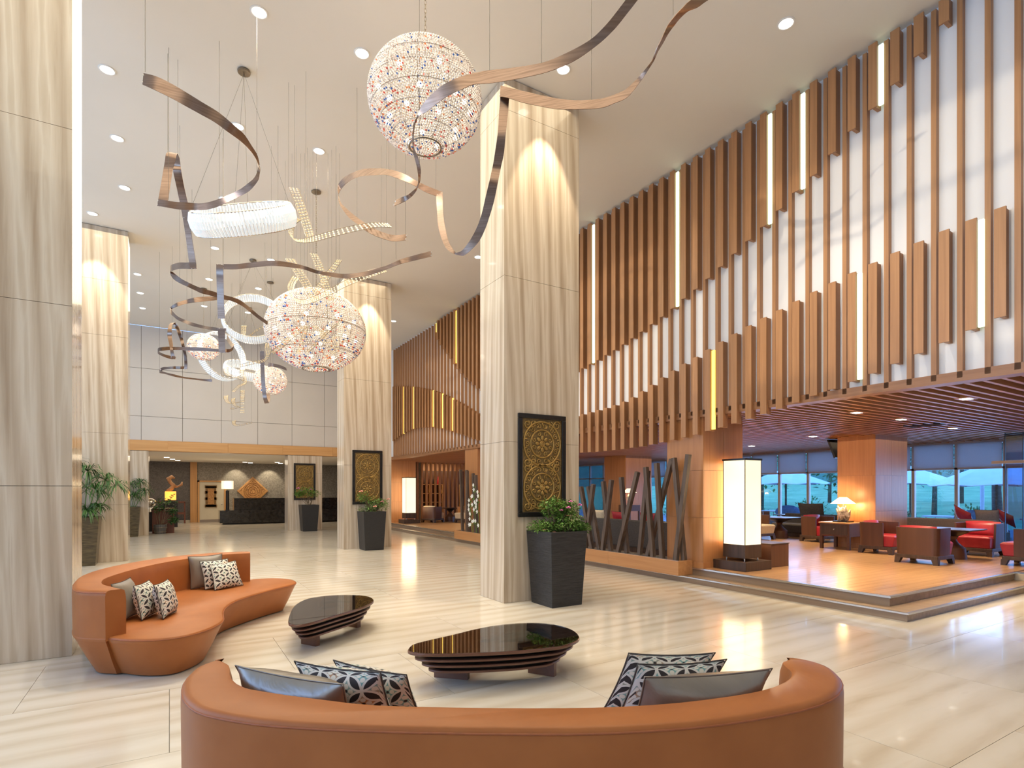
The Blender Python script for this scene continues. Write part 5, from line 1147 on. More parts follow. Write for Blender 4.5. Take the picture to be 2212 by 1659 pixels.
# ---------------------------------------------------------------- gilded carvings in black frames
def carving(label, x0, x1, y, z0, z1, group='gilded carvings on the pillars'):
    cx, cz = (x0+x1)/2, (z0+z1)/2
    t = thing('gilded_carving', label, 'wall art', (cx, y, z0), group)
    f = 0.065
    m = MB()
    m.box(x0, x1, y-0.035, y, z0, z0+f).box(x0, x1, y-0.035, y, z1-f, z1).box(x0, x0+f, y-0.035, y, z0+f, z1-f).box(x1-f, x1, y-0.035, y, z0+f, z1-f)
    m.build('frame', C['black'], t, bevel=0.008)
    box(x0+f, x1-f, y-0.008, y, z0+f, z1-f).build('ground', C['golddark'], t)
    yy = y-0.014
    W = (x1-x0)-2*f; R = W*0.46
    rings = MB(); scr = MB()
    def ring(c, r, w, m=rings): m.tube([(c[0]+r*math.cos(2*math.pi*k/36), yy, c[1]+r*math.sin(2*math.pi*k/36)) for k in range(36)], w, 5, closed=True)
    def spiral(c, r, a0, turns, hand, w=0.008):
        pts = []; rad = []
        for k in range(14):
            q = k/13; a = a0+hand*q*turns*2*math.pi; r_ = r*(1-q*0.86)
            pts.append((c[0]+r_*math.cos(a), yy-0.006*q, c[1]+r_*math.sin(a))); rad.append(w*(1-0.45*q))
        scr.tube(pts, rad, 5)
    for s in (-1, 1):
        c = (cx, cz+s*(z1-z0-2*f)*0.235)
        ring(c, R, 0.013); ring(c, R*0.63, 0.012); ring(c, R*0.12, 0.010)
        rings.ball((c[0], yy, c[1]), (R*0.10, 0.012, R*0.10), 10, 6)
        for k in range(8):
            a = 2*math.pi*k/8
            scr.ball((c[0]+R*0.27*math.cos(a), yy, c[1]+R*0.27*math.sin(a)), (R*0.12, 0.012, R*0.075), 8, 5, Matrix.Rotation(-a, 3, 'Y'))
            spiral((c[0]+R*0.47*math.cos(a+.39), c[1]+R*0.47*math.sin(a+.39)), R*0.11, a, 1.2, 1 if k % 2 else -1)
        for k in range(14):
            a = 2*math.pi*k/14
            spiral((c[0]+R*0.81*math.cos(a), c[1]+R*0.81*math.sin(a)), R*0.13, a+1, 1.3, 1 if k % 2 else -1)
            scr.ball((c[0]+R*0.90*math.cos(a+.22), yy, c[1]+R*0.90*math.sin(a+.22)), (R*0.07, 0.010, R*0.035), 6, 4, Matrix.Rotation(-a-.5, 3, 'Y'))
    for sx_ in (-1, 1):
        for zc in (cz+(z1-z0-2*f)*0.44, cz+(z1-z0-2*f)*0.03, cz-(z1-z0-2*f)*0.03, cz-(z1-z0-2*f)*0.44):
            c = (cx+sx_*W*0.37, zc)
            spiral(c, R*0.22, 0.5, 1.5, sx_, 0.010); spiral((c[0]-sx_*R*0.32, zc), R*0.15, 1.5, 1.3, -sx_)
            for k in range(4): scr.ball((c[0]-sx_*R*(0.1+0.16*k), yy, zc+R*0.2*(-1)**k*0.5), (R*0.09, 0.010, R*0.045), 6, 4, Matrix.Rotation(0.8*(-1)**k, 3, 'Y'))
    for k in range(3): ring((cx+(k-1)*R*0.34, cz), R*0.08, 0.007, scr)
    rings.build('medallion_rings', C['gold'], t, smooth=True); stuff(scr.build('scrollwork', C['gold'], t, smooth=True))
carving('gilded carving with two medallions in a black frame, on the nearest pillar', 3.998, 4.788, 6.43, 1.14, 2.545)
carving('gilded carving with two medallions in a black frame, on the second pillar', 4.0, 4.79, 14.46, 1.14, 2.54)
carving('gilded carving with two medallions in a black frame, on the reception pillar', 4.0, 4.79, 22.43, 1.14, 2.53)

# ---------------------------------------------------------------- leaning timber screens on planter boxes
def screen(label, y0, y1, sticks, seed):
    t = thing('timber_screen', label, 'room divider', (7.27, (y0+y1)/2, 0.1))
    m = MB().box(7.10, 7.44, y0, y1, 0.101, 0.345)
    n = 2
    for i in range(n):
        a = y0+(y1-y0)*i/n; b2 = y0+(y1-y0)*(i+1)/n
        box(7.10, 7.44, a+0.001, b2-0.001, 0.101, 0.335).build('box_panel', C['basewood'], t, bevel=0.003)
    MB().box(7.13, 7.41, y0+0.03, y1-0.03, 0.335, 0.337).build('box_top', C['basewood'], t)
    box(7.14, 7.40, y0+0.05, y1-0.05, 0.337, 0.343).build('footing_rail', C['steel'], t)
    rr = random.Random(seed)
    for i, (a, b2) in enumerate(sticks):
        x = 7.27 + (i % 2)*0.085 - 0.05
        MB().bar((x, a[0], 0.34), (x, b2[0]+(b2[0]-a[0])*0.0, b2[1]), 0.075, 0.075, up=(1,0,0)).build('timber_post', C['stick'], t, bevel=0.004)
    return t
screen('screen of leaning dark timber posts on an oak box, nearest, right of the near pillar', 6.44, 9.9, STICKS + [((9.25,0.34),(9.5,1.55)),((9.55,0.34),(9.3,1.52))], 1)
screen('farther screen of leaning dark timber posts, behind the near pillar to its left', 11.2, 14.92, STICKS2 + [((13.2,0.34),(13.4,1.84)),((12.9,0.34),(12.7,1.8)),((12.3,0.34),(12.6,1.75)),((11.8,0.34),(11.6,1.7))], 2)
t = thing('orchid', 'white orchid sprays among the posts of the farther timber screen', 'flower', (6.98, 13.3, 0.345))
rr = random.Random(5)
for (y, zt) in ((13.72,1.30),(13.50,1.62),(13.3,1.5)):
    MB().tube([(7.12, y+0.05, 0.345), (7.05, y+0.03, zt*0.6), (7.0, y, zt)], [0.008,0.006,0.004], 6).build('stalk', C['leafg'], t)
    for k in range(9):
        z = 0.55+(zt-0.55)*k/8 + rr.uniform(-.04,.04)
        if 0.72 < z < 0.85: continue
        m = MB(); c = (6.99+rr.uniform(-.03,.05), y+rr.uniform(-.12,.12), z)
        for q in range(5):
            a = 2*math.pi*q/5; m.leaf(c, (-0.25, math.cos(a), math.sin(a)), (1,0,0.1), 0.065, 0.06)
        m.build('blossom', C['orchid'], t)
        m = MB()
        for q in range(3): m.leaf((c[0]+0.03, c[1], c[2]-0.03), (0, rr.uniform(-1,1), rr.uniform(-1,.3)), (1,0,0), 0.09, 0.035)
        m.build('leaf', C['leafg'], t)

# ---------------------------------------------------------------- tall lanterns
def lantern(label, cx, cy, w, pl):
    t = thing('floor_lantern', label, 'floor lamp', (cx, cy, ZP))
    x0, x1, y0, y1 = pl
    box(x0, x1, y0, y1, ZP, ZP+0.145).build('plinth', C['darkwood'], t, bevel=0.004)
    h = w/2; z = ZP+0.145
    for sx_ in (-1, 1):
        for sy in (-1, 1):
            MB().lathe([(0.012,0),(0.012,0.045)], (cx+sx_*h*0.8, cy+sy*h*0.8, z), 10).build('foot', C['steel'], t)
    box(cx-h, cx+h, cy-h, cy+h, z+0.045, z+0.26).build('base', C['darkwood'], t, bevel=0.004)
    box(cx-h*0.97, cx+h*0.97, cy-h*0.97, cy+h*0.97, z+0.26, 1.985).build('shade', C['lantern'], t)
    for sx_ in (-1, 1):
        for sy in (-1, 1):
            box(cx+sx_*h*0.97-0.005, cx+sx_*h*0.97+0.005, cy+sy*h*0.97-0.005, cy+sy*h*0.97+0.005, z+0.26, 1.985).build('edge_strip', C['greyfab'], t)
    box(cx-h*1.04, cx+h*1.04, cy-h*1.04, cy+h*1.04, 1.985, 2.015).build('cap', C['black'], t)
    for dx, dy, rz in ((-1,0,-90),(1,0,90)):
        light('lantern_glow', 'AREA', (cx+dx*(h+0.004), cy, 1.3), (0, math.radians(-rz), 0), 6, (1.0,0.72,0.40), shape='RECTANGLE', size=1.3, size_y=w)
    light('lantern_glow', 'AREA', (cx, cy-h-0.004, 1.3), (math.radians(-90), 0, 0), 6, (1.0,0.72,0.40), shape='RECTANGLE', size=w, size_y=1.3)
    light('lantern_glow', 'AREA', (cx, cy+h+0.004, 1.3), (math.radians(90), 0, 0), 6, (1.0,0.72,0.40), shape='RECTANGLE', size=w, size_y=1.3)
    return t
lantern('tall glowing floor lantern on a dark plinth at the near platform edge', 8.03, 5.93, 0.42, (7.70, 8.36, 5.62, 6.26))
lantern('tall glowing floor lantern far off at the left end of the lounge', 8.02, 20.95, 0.42, (7.70, 8.36, 20.62, 21.26))
t = thing('side_box', 'low brown wooden box table beside the near floor lantern', 'side table', (8.78, 6.1, ZP))
box(8.50, 8.98, 5.72, 6.30, ZP, 0.60).build('body', C['chairwood'], t, bevel=0.004)
box(8.49, 8.99, 5.71, 6.31, 0.60, 0.615).build('top', C['darkwood'], t, bevel=0.003)

# ---------------------------------------------------------------- lounge chairs, tables, sofas
def chair_parts(t, wood, seat, W=0.68, D=0.66, H=0.63, cushion=True):
    """tub chair in its own frame: front towards -y, floor at z = 0"""
    w, d = W/2, D/2; s = 0.155
    # splayed frame and legs
    m = MB()
    m.box(-w+0.01, w-0.01, -d+0.02, d-0.01, 0.09, s)
    m.build('frame', C['darkwood'], t, off=(0,0,0), bevel=0.01)
    for sx_ in (-1, 1):
        for sy in (-1, 1):
            m = MB(); x, y = sx_*(w-0.06), sy*(d-0.06)
            m.add([(x-0.05,y-0.05,0.10),(x+0.05,y-0.05,0.10),(x+0.05,y+0.05,0.10),(x-0.05,y+0.05,0.10),
                   (x+sx_*0.02-0.035,y+sy*0.02-0.035,0),(x+sx_*0.02+0.035,y+sy*0.02-0.035,0),(x+sx_*0.02+0.035,y+sy*0.02+0.035,0),(x+sx_*0.02-0.035,y+sy*0.02+0.035,0)],
                  [(0,1,2,3),(7,6,5,4),(1,0,4,5),(2,1,5,6),(3,2,6,7),(0,3,7,4)])
            m.build('leg', C['darkwood'], t, off=(0,0,0))
    # shell: back with rounded corners running into two sides
    r = 0.10; P = []
    P.append((-w, -d*0.45))
    for k in range(7):
        a = math.pi - k*math.pi/12
        P.append((-w+r+r*math.cos(a), d-r+r*math.sin(a)))
    bk = len(P)
    for k in range(7):
        a = math.pi/2 - k*math.pi/12
        P.append((w-r+r*math.cos(a), d-r+r*math.sin(a)))
    P.append((w, -d*0.45))
    def shell(pts, name):
        secs = []
        n = len(pts)
        for i, (x, y) in enumerate(pts):
            a = Vector((*pts[max(i-1,0)],0)); b2 = Vector((*pts[min(i+1,n-1)],0)); e = (b2-a).normalized()
            nr = Vector((e.y, -e.x, 0))*0.035
            o = 0.03*1.0
            secs.append([(x*0.96, y*0.96 if y > 0 else y, s), (x*1.0, y, H), (x+nr.x, y+nr.y, H), (x*0.96+nr.x, (y*0.96 if y > 0 else y)+nr.y, s)])
        MB().loft(secs).build(name, C[wood], t, off=(0,0,0), smooth='auto', angle=50)
    q = 4
    shell(P[:q+1], 'side_panel'); shell(P[q:len(P)-q], 'back_panel'); shell(P[len(P)-q-1:], 'side_panel')
    # seat block widening upwards, proud of the sides at the front
    m = MB(); f = -d-0.02
    m.rings([[(-w+0.05,f+0.05,s),(w-0.05,f+0.05,s),(w-0.05,d-0.06,s),(-w+0.05,d-0.06,s)], [(-w+0.035,f,s+0.20),(w-0.035,f,s+0.20),(w-0.045,d-0.05,s+0.20),(-w+0.045,d-0.05,s+0.20)], [(-w+0.06,f+0.03,s+0.235),(w-0.06,f+0.03,s+0.235),(w-0.06,d-0.07,s+0.23),(-w+0.06,d-0.07,s+0.23)]])
    m.build('seat', C[seat], t, off=(0,0,0), bevel=0.012)
    if cushion:
        m = MB(); n = 8; a = []
        for j in range(n+1):
            row = []
            v = j/n
            for i in range(n+1):
                u = i/n; b2 = (max(0,1-abs(2*u-1)**2.5)*max(0,1-abs(2*v-1)**2.5))**0.5
                row.append((u, v, b2))
            a.append(row)
        vs = []; fs = []
        for sd in (1, -1):
            for row in a:
                for (u, v, b2) in row:
                    x = (u-0.5)*(W-0.10); z = s+0.21+v*0.29+0.03*math.sin(u*math.pi)*0.4
                    vs.append((x*(1-0.06*(1-abs(2*v-1))), d-0.14+v*0.05-sd*(0.075*b2), z))
        Wn = n+1; Q = Wn*Wn
        for j in range(n):
            for i in range(n):
                k = j*Wn+i
                fs.append((k, k+1, k+Wn+1, k+Wn)); fs.append((Q+k+Wn, Q+k+Wn+1, Q+k+1, Q+k))
        m.add(vs, fs); m.build('back_cushion', C[seat], t, off=(0,0,0), smooth=True)
def chair(label, x, y, rz, seat='red', wood='chairwood', group=None, **kw):
    t = thing('lounge_chair', label, 'chair', (x, y, ZP), group, rz, local=True)
    chair_parts(t, wood, seat, **kw)
    return t
PI = math.pi
chair('brown lounge chair with its back to the hall, red cushion peeping over, nearest the steps', 11.42, 4.72, PI/2)
chair('brown lounge chair with red seat facing right, beside the lamp table', 12.50, 5.90, 0)
chair('red leather lounge chair facing the hall across the dark table', 13.75, 4.75, -PI/2)
chair('red lounge chair cut by the right edge of the picture', 12.55, 3.58, PI)
chair('cream cushioned brown chair half hidden behind the near floor lantern', 13.25, 9.35, -0.1+PI*0.0, seat='beige')
chair('brown lounge chair with red seat turned left, in front of the charcoal sofa', 13.95, 8.05, -PI/2+PI*0.45)
chair('cream seated brown chair at the far end of the lounge, left of the small table', 9.05, 21.0, PI/2+0.5, seat='beige', wood='chairwood')
chair('cream seated chair of lighter brown at the far end, beside the timber screen', 10.15, 20.25, PI+0.35+PI*0.5, seat='beige', wood='cherry')
chair('low brown chair with blue grey cushion by the far window', 15.7, 10.9, 0.3, seat='greyfab')

def pedestal_table(label, x, y, w, H=0.56):
    t = thing('pedestal_table', label, 'table', (x, y, ZP))
    MB().rings([[(x+a*w*k, y+b2*w*k, z) for a, b2 in ((-1,-1),(1,-1),(1,1),(-1,1))] for k, z in ((0.92, ZP+H-0.03), (1.0, ZP+H-0.012), (1.0, ZP+H))]).build('tabletop', C['darkwood'], t, bevel=0.004)
    MB().lathe([(0.05,H-0.16),(w*0.75,H-0.035),(w*0.75,H-0.028),(0,H-0.028)], (x,y,ZP), 24).build('underside', C['black'], t, smooth='auto')
    MB().lathe([(0.22,0),(0.22,0.01),(0.20,0.20),(0.09,0.30),(0.06,0.36),(0.09,0.42),(0.0,0.42)], (x,y,ZP), 24).build('pedestal', C['chairwood'], t, smooth='auto')
    return t
pedestal_table('dark square pedestal table among the red lounge chairs', 12.62, 4.75, 0.40)
pedestal_table('dark square pedestal table in front of the charcoal sofa by the windows', 14.1, 9.25, 0.45)
pedestal_table('small dark pedestal table between the two far cream chairs', 9.95, 21.3, 0.30)
pedestal_table('dark pedestal table behind the charcoal sofa, nearest the window', 15.9, 10.1, 0.32)

def bench_sofa(label, x0, x1, y0, y1, mat, back, h=0.60, pil=3, arm=True):
    t = thing('lounge_sofa', label, 'sofa', ((x0+x1)/2, (y0+y1)/2, ZP))
    z = ZP
    box(x0+0.03, x1-0.03, y0+0.03, y1-0.03, z, z+0.10).build('base', C['darkwood'], t)
    box(x0, x1, y0, y1, z+0.10, z+0.36).build('seat', C[mat], t, bevel=0.03)
    if back == 'x1': box(x1-0.16, x1, y0, y1, z+0.3, z+h).build('backrest', C[mat], t, bevel=0.03)
    if back == 'x0': box(x0, x0+0.16, y0, y1, z+0.3, z+h).build('backrest', C[mat], t, bevel=0.03)
    if back == 'y1': box(x0, x1, y1-0.16, y1, z+0.3, z+h).build('backrest', C[mat], t, bevel=0.03)
    return t
def throw(label, c, mat, rz=0.0, s=0.24, tilt=0.3, tw=0.0):
    ca, sa = math.cos(rz), math.sin(rz)
    f = lambda u, v: (c[0]+u*ca+v*tilt*-sa, c[1]+u*sa+v*tilt*ca, c[2]+v+u*tw)
    cushion('cushion', label, f(-s,-s*0.8), f(s,-s*0.8), f(s,s*0.8), f(-s,s*0.8), 0.14, C[mat])
bench_sofa('charcoal sofa with its back to the windows behind the pedestal table', 14.7, 15.5, 8.2, 9.9, 'greyfab', 'x1', 0.62)
bench_sofa('charcoal sofa standing behind the leaning timber screen', 8.2, 9.0, 7.6, 10.6, 'greyfab', 'x0', 0.66)
throw('red cushion showing between the leaning posts of the near screen', (8.62, 8.6, 0.84), 'red', PI/2)
throw('red cushion farther along the sofa behind the near timber screen', (8.62, 9.5, 0.84), 'red', PI/2)
throw('cream cushion at the far end of the sofa behind the near timber screen', (8.62, 10.2, 0.86), 'beige', PI/2)
throw('charcoal back cushion on the sofa by the windows', (15.2, 9.0, 0.86), 'greyfab', PI/2, 0.36)
bench_sofa('long taupe sofa by the windows behind the red chairs', 15.0, 15.9, 4.9, 6.7, 'taupe', 'x0', 0.64)
throw('red cushion standing on its corner on the long taupe sofa', (15.45, 5.60, 0.93), 'red', PI/2-0.3, 0.19, 0.3, 0.5)
throw('second red cushion at the right on the long taupe sofa', (15.5, 4.85, 0.90), 'red', PI/2-0.3, 0.16, 0.3, 0.5)
throw('taupe cushion on the long taupe sofa, left of the glass screen', (15.4, 5.15, 0.90), 'taupe', PI/2, 0.22)
t = thing('cream_pouf', 'cream round pouf at the left end of the taupe sofa', 'pouf', (14.6, 5.75, ZP))
MB().lathe([(0.24,0),(0.27,0.06),(0.28,0.30),(0.24,0.37),(0.0,0.385)], (14.6,5.75,ZP), 24).build('upholstery', C['beige'], t, smooth='auto')
MB().tube([(14.6+0.283*math.cos(k*PI/12), 5.75+0.283*math.sin(k*PI/12), ZP+0.3) for k in range(24)], 0.006, 5, closed=True).build('piping', C['taupe'], t)

# lamp table and lamp
t = thing('lamp_table', 'wooden drawer table with a lit lamp on it before the column', 'side table', (12.68, 6.84, ZP))
x0, x1, y0, y1 = 12.36, 12.98, 6.50, 7.14
box(x0, x1, y0, y1, ZP+0.28, ZP+0.56).build('case', C['chairwood'], t, bevel=0.004)
box(x0-0.02, x1+0.02, y0-0.02, y1+0.02, ZP+0.56, ZP+0.585).build('top', C['maple'], t, bevel=0.003)
box(x0-0.012, x0, y0+0.04, y1-0.04, ZP+0.32, ZP+0.53).build('drawer', C['darkwood'], t, bevel=0.003)
MB().ball((x0-0.02, (y0+y1)/2, ZP+0.43), 0.014, 8, 6).build('knob', C['steel'], [k for k in kids(t) if k.name.startswith('drawer')][0])

for a in (x0+0.03, x1-0.03):
    for b2 in (y0+0.03, y1-0.03): box(a-0.03, a+0.03, b2-0.03, b2+0.03, ZP, ZP+0.28).build('leg', C['chairwood'], t)
lx, ly, lz = 12.68, 6.80, ZP+0.585
t = thing('table_lamp', 'lit table lamp with white shade and silvery driftwood base', 'table lamp', (lx, ly, lz))
box(lx-0.15, lx+0.15, ly-0.15, ly+0.15, lz, lz+0.025).build('plinth', C['black'], t)
rr = random.Random(9); m = MB()
for k in range(26):
    a = rr.uniform(0, 2*PI); r0 = rr.uniform(0.02, 0.09); r1 = rr.uniform(0.05, 0.15); h = rr.uniform(0.18, 0.36)
    p0 = Vector((lx+r0*math.cos(a), ly+r0*math.sin(a), lz+0.02)); p2 = Vector((lx+r1*math.cos(a+.5), ly+r1*math.sin(a+.5), lz+h))
    m.tube([p0, p0.lerp(p2,0.5)+Vector((rr.uniform(-.03,.03), rr.uniform(-.03,.03), 0)), p2], [0.035, 0.03, 0.012], 6)
m.ball((lx, ly, lz+0.16), (0.10,0.10,0.16), 12, 8)
m.build('driftwood_base', C['drift'], t, smooth=True)
MB().tube([(lx,ly,lz+0.3),(lx,ly,lz+0.52)], 0.009, 8).build('stem', C['steel'], t)
mm = MB(); n = 28
mm.rings([[(lx+r*math.cos(2*PI*k/n), ly+r*math.sin(2*PI*k/n), lz+z) for k in range(n)] for r, z in ((0.245,0.40),(0.25,0.40),(0.075,0.545),(0.07,0.545),(0.245,0.402))], False, False)
mm.build('shade', C['shadewhite'], t, smooth='auto')
MB().ball((lx,ly,lz+0.45), 0.035, 10, 8).build('bulb', C['bulb'], t, smooth=True)
light('table_lamp_glow', 'POINT', (lx, ly, lz+0.36), (0,0,0), 22, (1.0,0.66,0.30), shadow_soft_size=0.06)
light('table_lamp_top', 'POINT', (lx, ly, lz+0.62), (0,0,0), 6, (1.0,0.66,0.30), shadow_soft_size=0.06)
# second lamp, behind the timber screen
lx, ly, lz = 13.1, 14.0, 1.02
t = thing('lamp_stand', 'small table carrying a lamp, seen through the near timber screen', 'side table', (lx, ly, ZP))
box(lx-0.25, lx+0.25, ly-0.25, ly+0.25, ZP+0.6, lz).build('case', C['chairwood'], t)
for a in (-0.22, 0.22):
    for b2 in (-0.22, 0.22): box(lx+a-0.025, lx+a+0.025, ly+b2-0.025, ly+b2+0.025, ZP, ZP+0.6).build('leg', C['chairwood'], t)
t = thing('table_lamp', 'small lit lamp glimpsed between the posts of the near timber screen', 'table lamp', (lx, ly, lz))
MB().lathe([(0.09,0),(0.09,0.02),(0.06,0.10),(0.10,0.24),(0.03,0.36),(0.0,0.36)], (lx,ly,lz), 16).build('base', C['drift'], t, smooth=True)
mm = MB(); mm.rings([[(lx+r*math.cos(2*PI*k/n), ly+r*math.sin(2*PI*k/n), lz+z) for k in range(n)] for r, z in ((0.245,0.40),(0.25,0.40),(0.075,0.545),(0.07,0.545),(0.245,0.402))], False, False)
mm.build('shade', C['shadewhite'], t, smooth='auto')
light('table_lamp_glow', 'POINT', (lx, ly, lz+0.36), (0,0,0), 14, (1.0,0.66,0.30), shadow_soft_size=0.06)
# wall screen mounted on the column
t = thing('television', 'black television tilted on the side of the lounge column', 'television', (13.4, 7.3, 2.1))
MB().bar((13.40, 7.20, 2.25), (13.40, 7.36, 2.68), 0.05, 0.66, up=(1,0,0)).build('screen', C['black'], t, bevel=0.005)
MB().bar((13.4, 7.17, 2.5), (13.4, 7.27, 2.5), 0.06, 0.06).build('bracket', C['steel'], t)

# slatted partition and lit shelves at the far end
t = thing('slat_partition', 'open partition of upright wooden slats at the far end of the lounge', 'partition', (10.5, 22.35, ZP))
for k in range(17):
    x = 8.72 + k*0.205
    box(x-0.035, x+0.035, 22.30, 22.40, ZP, ZB).build('slat', C['cherry'], t)
box(8.66, 12.1, 22.29, 22.41, ZB-0.02, ZB+0.03).build('head_rail', C['cherry'], t)
t = thing('display_shelves', 'lit display shelves with bottles behind the slatted partition', 'shelves', (10.2, 23.6, ZP))
box(8.7, 13.4, 23.85, 23.95, ZP, 2.4).build('back_board', C['chairwood'], t)
for z in (0.55, 0.95, 1.35, 1.75): box(8.7, 10.6, 23.5, 23.85, z, z+0.03).build('shelf', C['maple'], t)
for x in (8.7, 9.3, 9.95, 10.58, 11.6, 12.6): box(x, x+0.035, 23.5, 23.85, ZP, 1.78).build('upright', C['maple'], t)
light('shelf_glow', 'AREA', (10.2, 23.2, 2.55), (math.radians(25), 0, 0), 22, (1.0,0.72,0.42), shape='RECTANGLE', size=3.0, size_y=0.3)
rr = random.Random(4)
for k in range(9):
    x = 8.85 + k*0.2; zb = 1.781
    bm = ('red', 'outdoor', 'crate', 'black')[k % 4]
    o = MB().lathe([(0.045,0),(0.05,0.01),(0.05,0.20),(0.02,0.27),(0.018,0.36),(0.0,0.36)], (x, 23.66, zb), 12).build('bottle', C[bm], None, smooth='auto', off=(x,23.66,zb))
    o.location = (x, 23.66, zb)
    tag(o, '%s %s bottle from the left on the shelf behind the slatted partition' % (('first','second','third','fourth','fifth','sixth','seventh','eighth','ninth')[k], ('red','blue','brown','black')[k % 4]), 'bottle', 'bottles on the far shelf')

# ---------------------------------------------------------------- reception
t = thing('reception_desk', 'long black granite reception desk in two steps', 'desk', (5.2, 27.6, 0))
box(2.0, 8.9, 27.75, 28.2, 0.0, 0.07).build('plinth', C['black'], t)
for i in range(6): box(1.86+i*1.18, 1.86+(i+1)*1.18-0.004, 27.45, 28.3, 0.07, 0.62).build('front_panel', C['granite'], t, bevel=0.004)
for i in range(6): box(2.46+i*1.08, 2.46+(i+1)*1.08-0.004, 27.95, 28.6, 0.62, 1.13).build('counter_panel', C['granite'], t, bevel=0.004)
box(2.44, 8.95, 27.93, 28.62, 1.13, 1.15).build('worktop', C['granite'], t)
lx, ly, lz = 2.18, 27.75, 0.62
t = thing('desk_lamp', 'tall black lamp with a cream drum shade on the reception desk', 'table lamp', (lx, ly, lz))
MB().lathe([(0.085,0),(0.085,0.03),(0.07,0.04),(0.07,0.86),(0.03,0.90),(0.0,0.90)], (lx,ly,lz), 16).build('base', C['black'], t, smooth='auto')
MB().lathe([(0.03,0.88),(0.03,0.96),(0.0,0.96)], (lx,ly,lz), 10).build('neck', C['gold'], t)
MB().lathe([(0.0,0.94),(0.24,0.94),(0.24,1.30),(0.0,1.30)], (lx,ly,lz), 24).build('shade', C['deskshade'], t, smooth='auto')
light('desk_lamp_glow', 'POINT', (lx, ly-0.35, lz+1.1), (0,0,0), 6, (1.0,0.8,0.5), shadow_soft_size=0.1)
t = thing('carved_diamond', 'diamond shaped carved wooden panel on the reception wall', 'wall art', (3.50, 30.38, 0.9))
c = (3.50, 1.475)
MB().rings([[(c[0]+a*s, y, c[1]+b2*s) for a, b2 in ((-1,0),(0,-1),(1,0),(0,1))] for s, y in ((0.70,30.40),(0.70,30.30),(0.60,30.29),(0.58,30.31))]).build('frame', C['maplez'], t)
m = MB()
for r in (0.12, 0.22, 0.32, 0.40): m.tube([(c[0]+r*math.cos(2*PI*k/32), 30.30, c[1]+r*math.sin(2*PI*k/32)) for k in range(32)], 0.016, 5, closed=True)
rr = random.Random(2)
for k in range(90):
    a = rr.uniform(0, 2*PI); r = 0.52*math.sqrt(rr.random())
    x, z = r*math.cos(a), r*math.sin(a)
    if abs(x)+abs(z) > 0.54: continue
    m.ball((c[0]+x, 30.305, c[1]+z), (0.04, 0.018, 0.018), 6, 4, Matrix.Rotation(rr.uniform(0,3), 3, 'Y'))
stuff(m.build('carving', C['carvedwood'], t, smooth=True))
d = struct('door_1', box(1.20, 2.24, 30.33, 30.41, 0.0, 1.90), C['door'])
MB().box(1.12, 1.20, 30.30, 30.42, 0, 1.97).box(2.24, 2.32, 30.30, 30.42, 0, 1.97).box(1.12, 2.32, 30.30, 30.42, 1.90, 1.97).build('door_frame', C['maplez'], d)
box(1.22, 2.22, 30.32, 30.335, 0.0, 0.12).build('kick_plate', C['taupe'], d)
MB().ball((2.14, 30.31, 0.85), 0.03, 8, 6).build('door_knob', C['steel'], d)
t = thing('old_carving', 'old dark carved wooden panel with notched edge hung on the cream door', 'wall art', (1.66, 30.33, 0.7))
m = MB().box(1.45, 1.90, 30.29, 30.33, 0.72, 1.70)
for z in (0.70, 1.05, 1.35, 1.62): m.box(1.42, 1.93, 30.29, 30.33, z, z+0.12)
m.build('board', C['olddoor'], t)
m = MB().box(1.54, 1.81, 30.27, 30.29, 0.84, 1.58)
for k in range(10): m.ball((1.675+0.07*(-1)**k, 30.275, 0.88+0.075*k), (0.05,0.02,0.03), 6, 4)
m.build('relief', C['carvedwood'], t)
# left of the reception: pedestal with light box and root sculpture, mirror ball lamp, red cabinet, bench, barrel pot
t = thing('dark_plinth', 'dark plinth carrying the glowing amber box', 'plinth', (0.02, 27.0, 0))
box(-0.22, 0.28, 26.8, 27.2, 0, 1.10).build('body', C['black'], t)
t = thing('amber_lamp', 'glowing amber box lamp painted with a dark sprig', 'lamp', (0.03, 27.0, 1.10))
box(-0.17, 0.23, 26.85, 27.2, 1.10, 1.46).build('shade', C['amber'], t, bevel=0.02)
m = MB().tube([(0.0,26.843,1.12),(0.06,26.843,1.24),(0.14,26.843,1.36)], 0.008, 5)
for k in range(5): m.leaf((0.03+0.025*k, 26.842, 1.18+0.035*k), ((-1)**k, 0, 0.5), (0,-1,0), 0.09, 0.04)
m.build('sprig', C['black'], t)
light('amber_glow', 'POINT', (0.03, 26.6, 1.3), (0,0,0), 3, (1.0,0.5,0.1), shadow_soft_size=0.1)
t = thing('root_sculpture', 'curving polished root wood sculpture standing on the amber lamp', 'sculpture', (0.05, 27.0, 1.46))
MB().tube([(-0.12,27.0,1.46),(0.05,27.0,1.56),(0.14,27.0,1.70),(0.02,27.0,1.84),(-0.04,27.0,1.98),(0.08,27.0,2.06),(0.18,27.0,2.0)], [0.05,0.09,0.10,0.07,0.10,0.08,0.03], 10).build('torso', C['sculpt'], t, smooth=True)
MB().tube([(0.14,27.0,1.66),(0.30,27.0,1.66),(0.42,27.0,1.74),(0.44,27.0,1.86)], [0.05,0.04,0.05,0.02], 8).build('branch', C['sculpt'], t, smooth=True)
t = thing('chrome_sculpture', 'polished chrome head shaped sculpture beside the red cabinet', 'sculpture', (-0.58, 23.9, 0.80))
MB().ball((-0.58, 23.9, 1.06), (0.17,0.17,0.16), 16, 10).build('head', C['chrome'], t, smooth=True)
MB().lathe([(0.14,0.0),(0.13,0.04),(0.06,0.12),(0.08,0.2),(0.0,0.2)], (-0.58,23.9,0.72), 16).build('foot', C['chrome'], t, smooth=True)
t = thing('chrome_stand', 'dark stand under the chrome sculpture', 'stand', (-0.58, 23.95, 0))
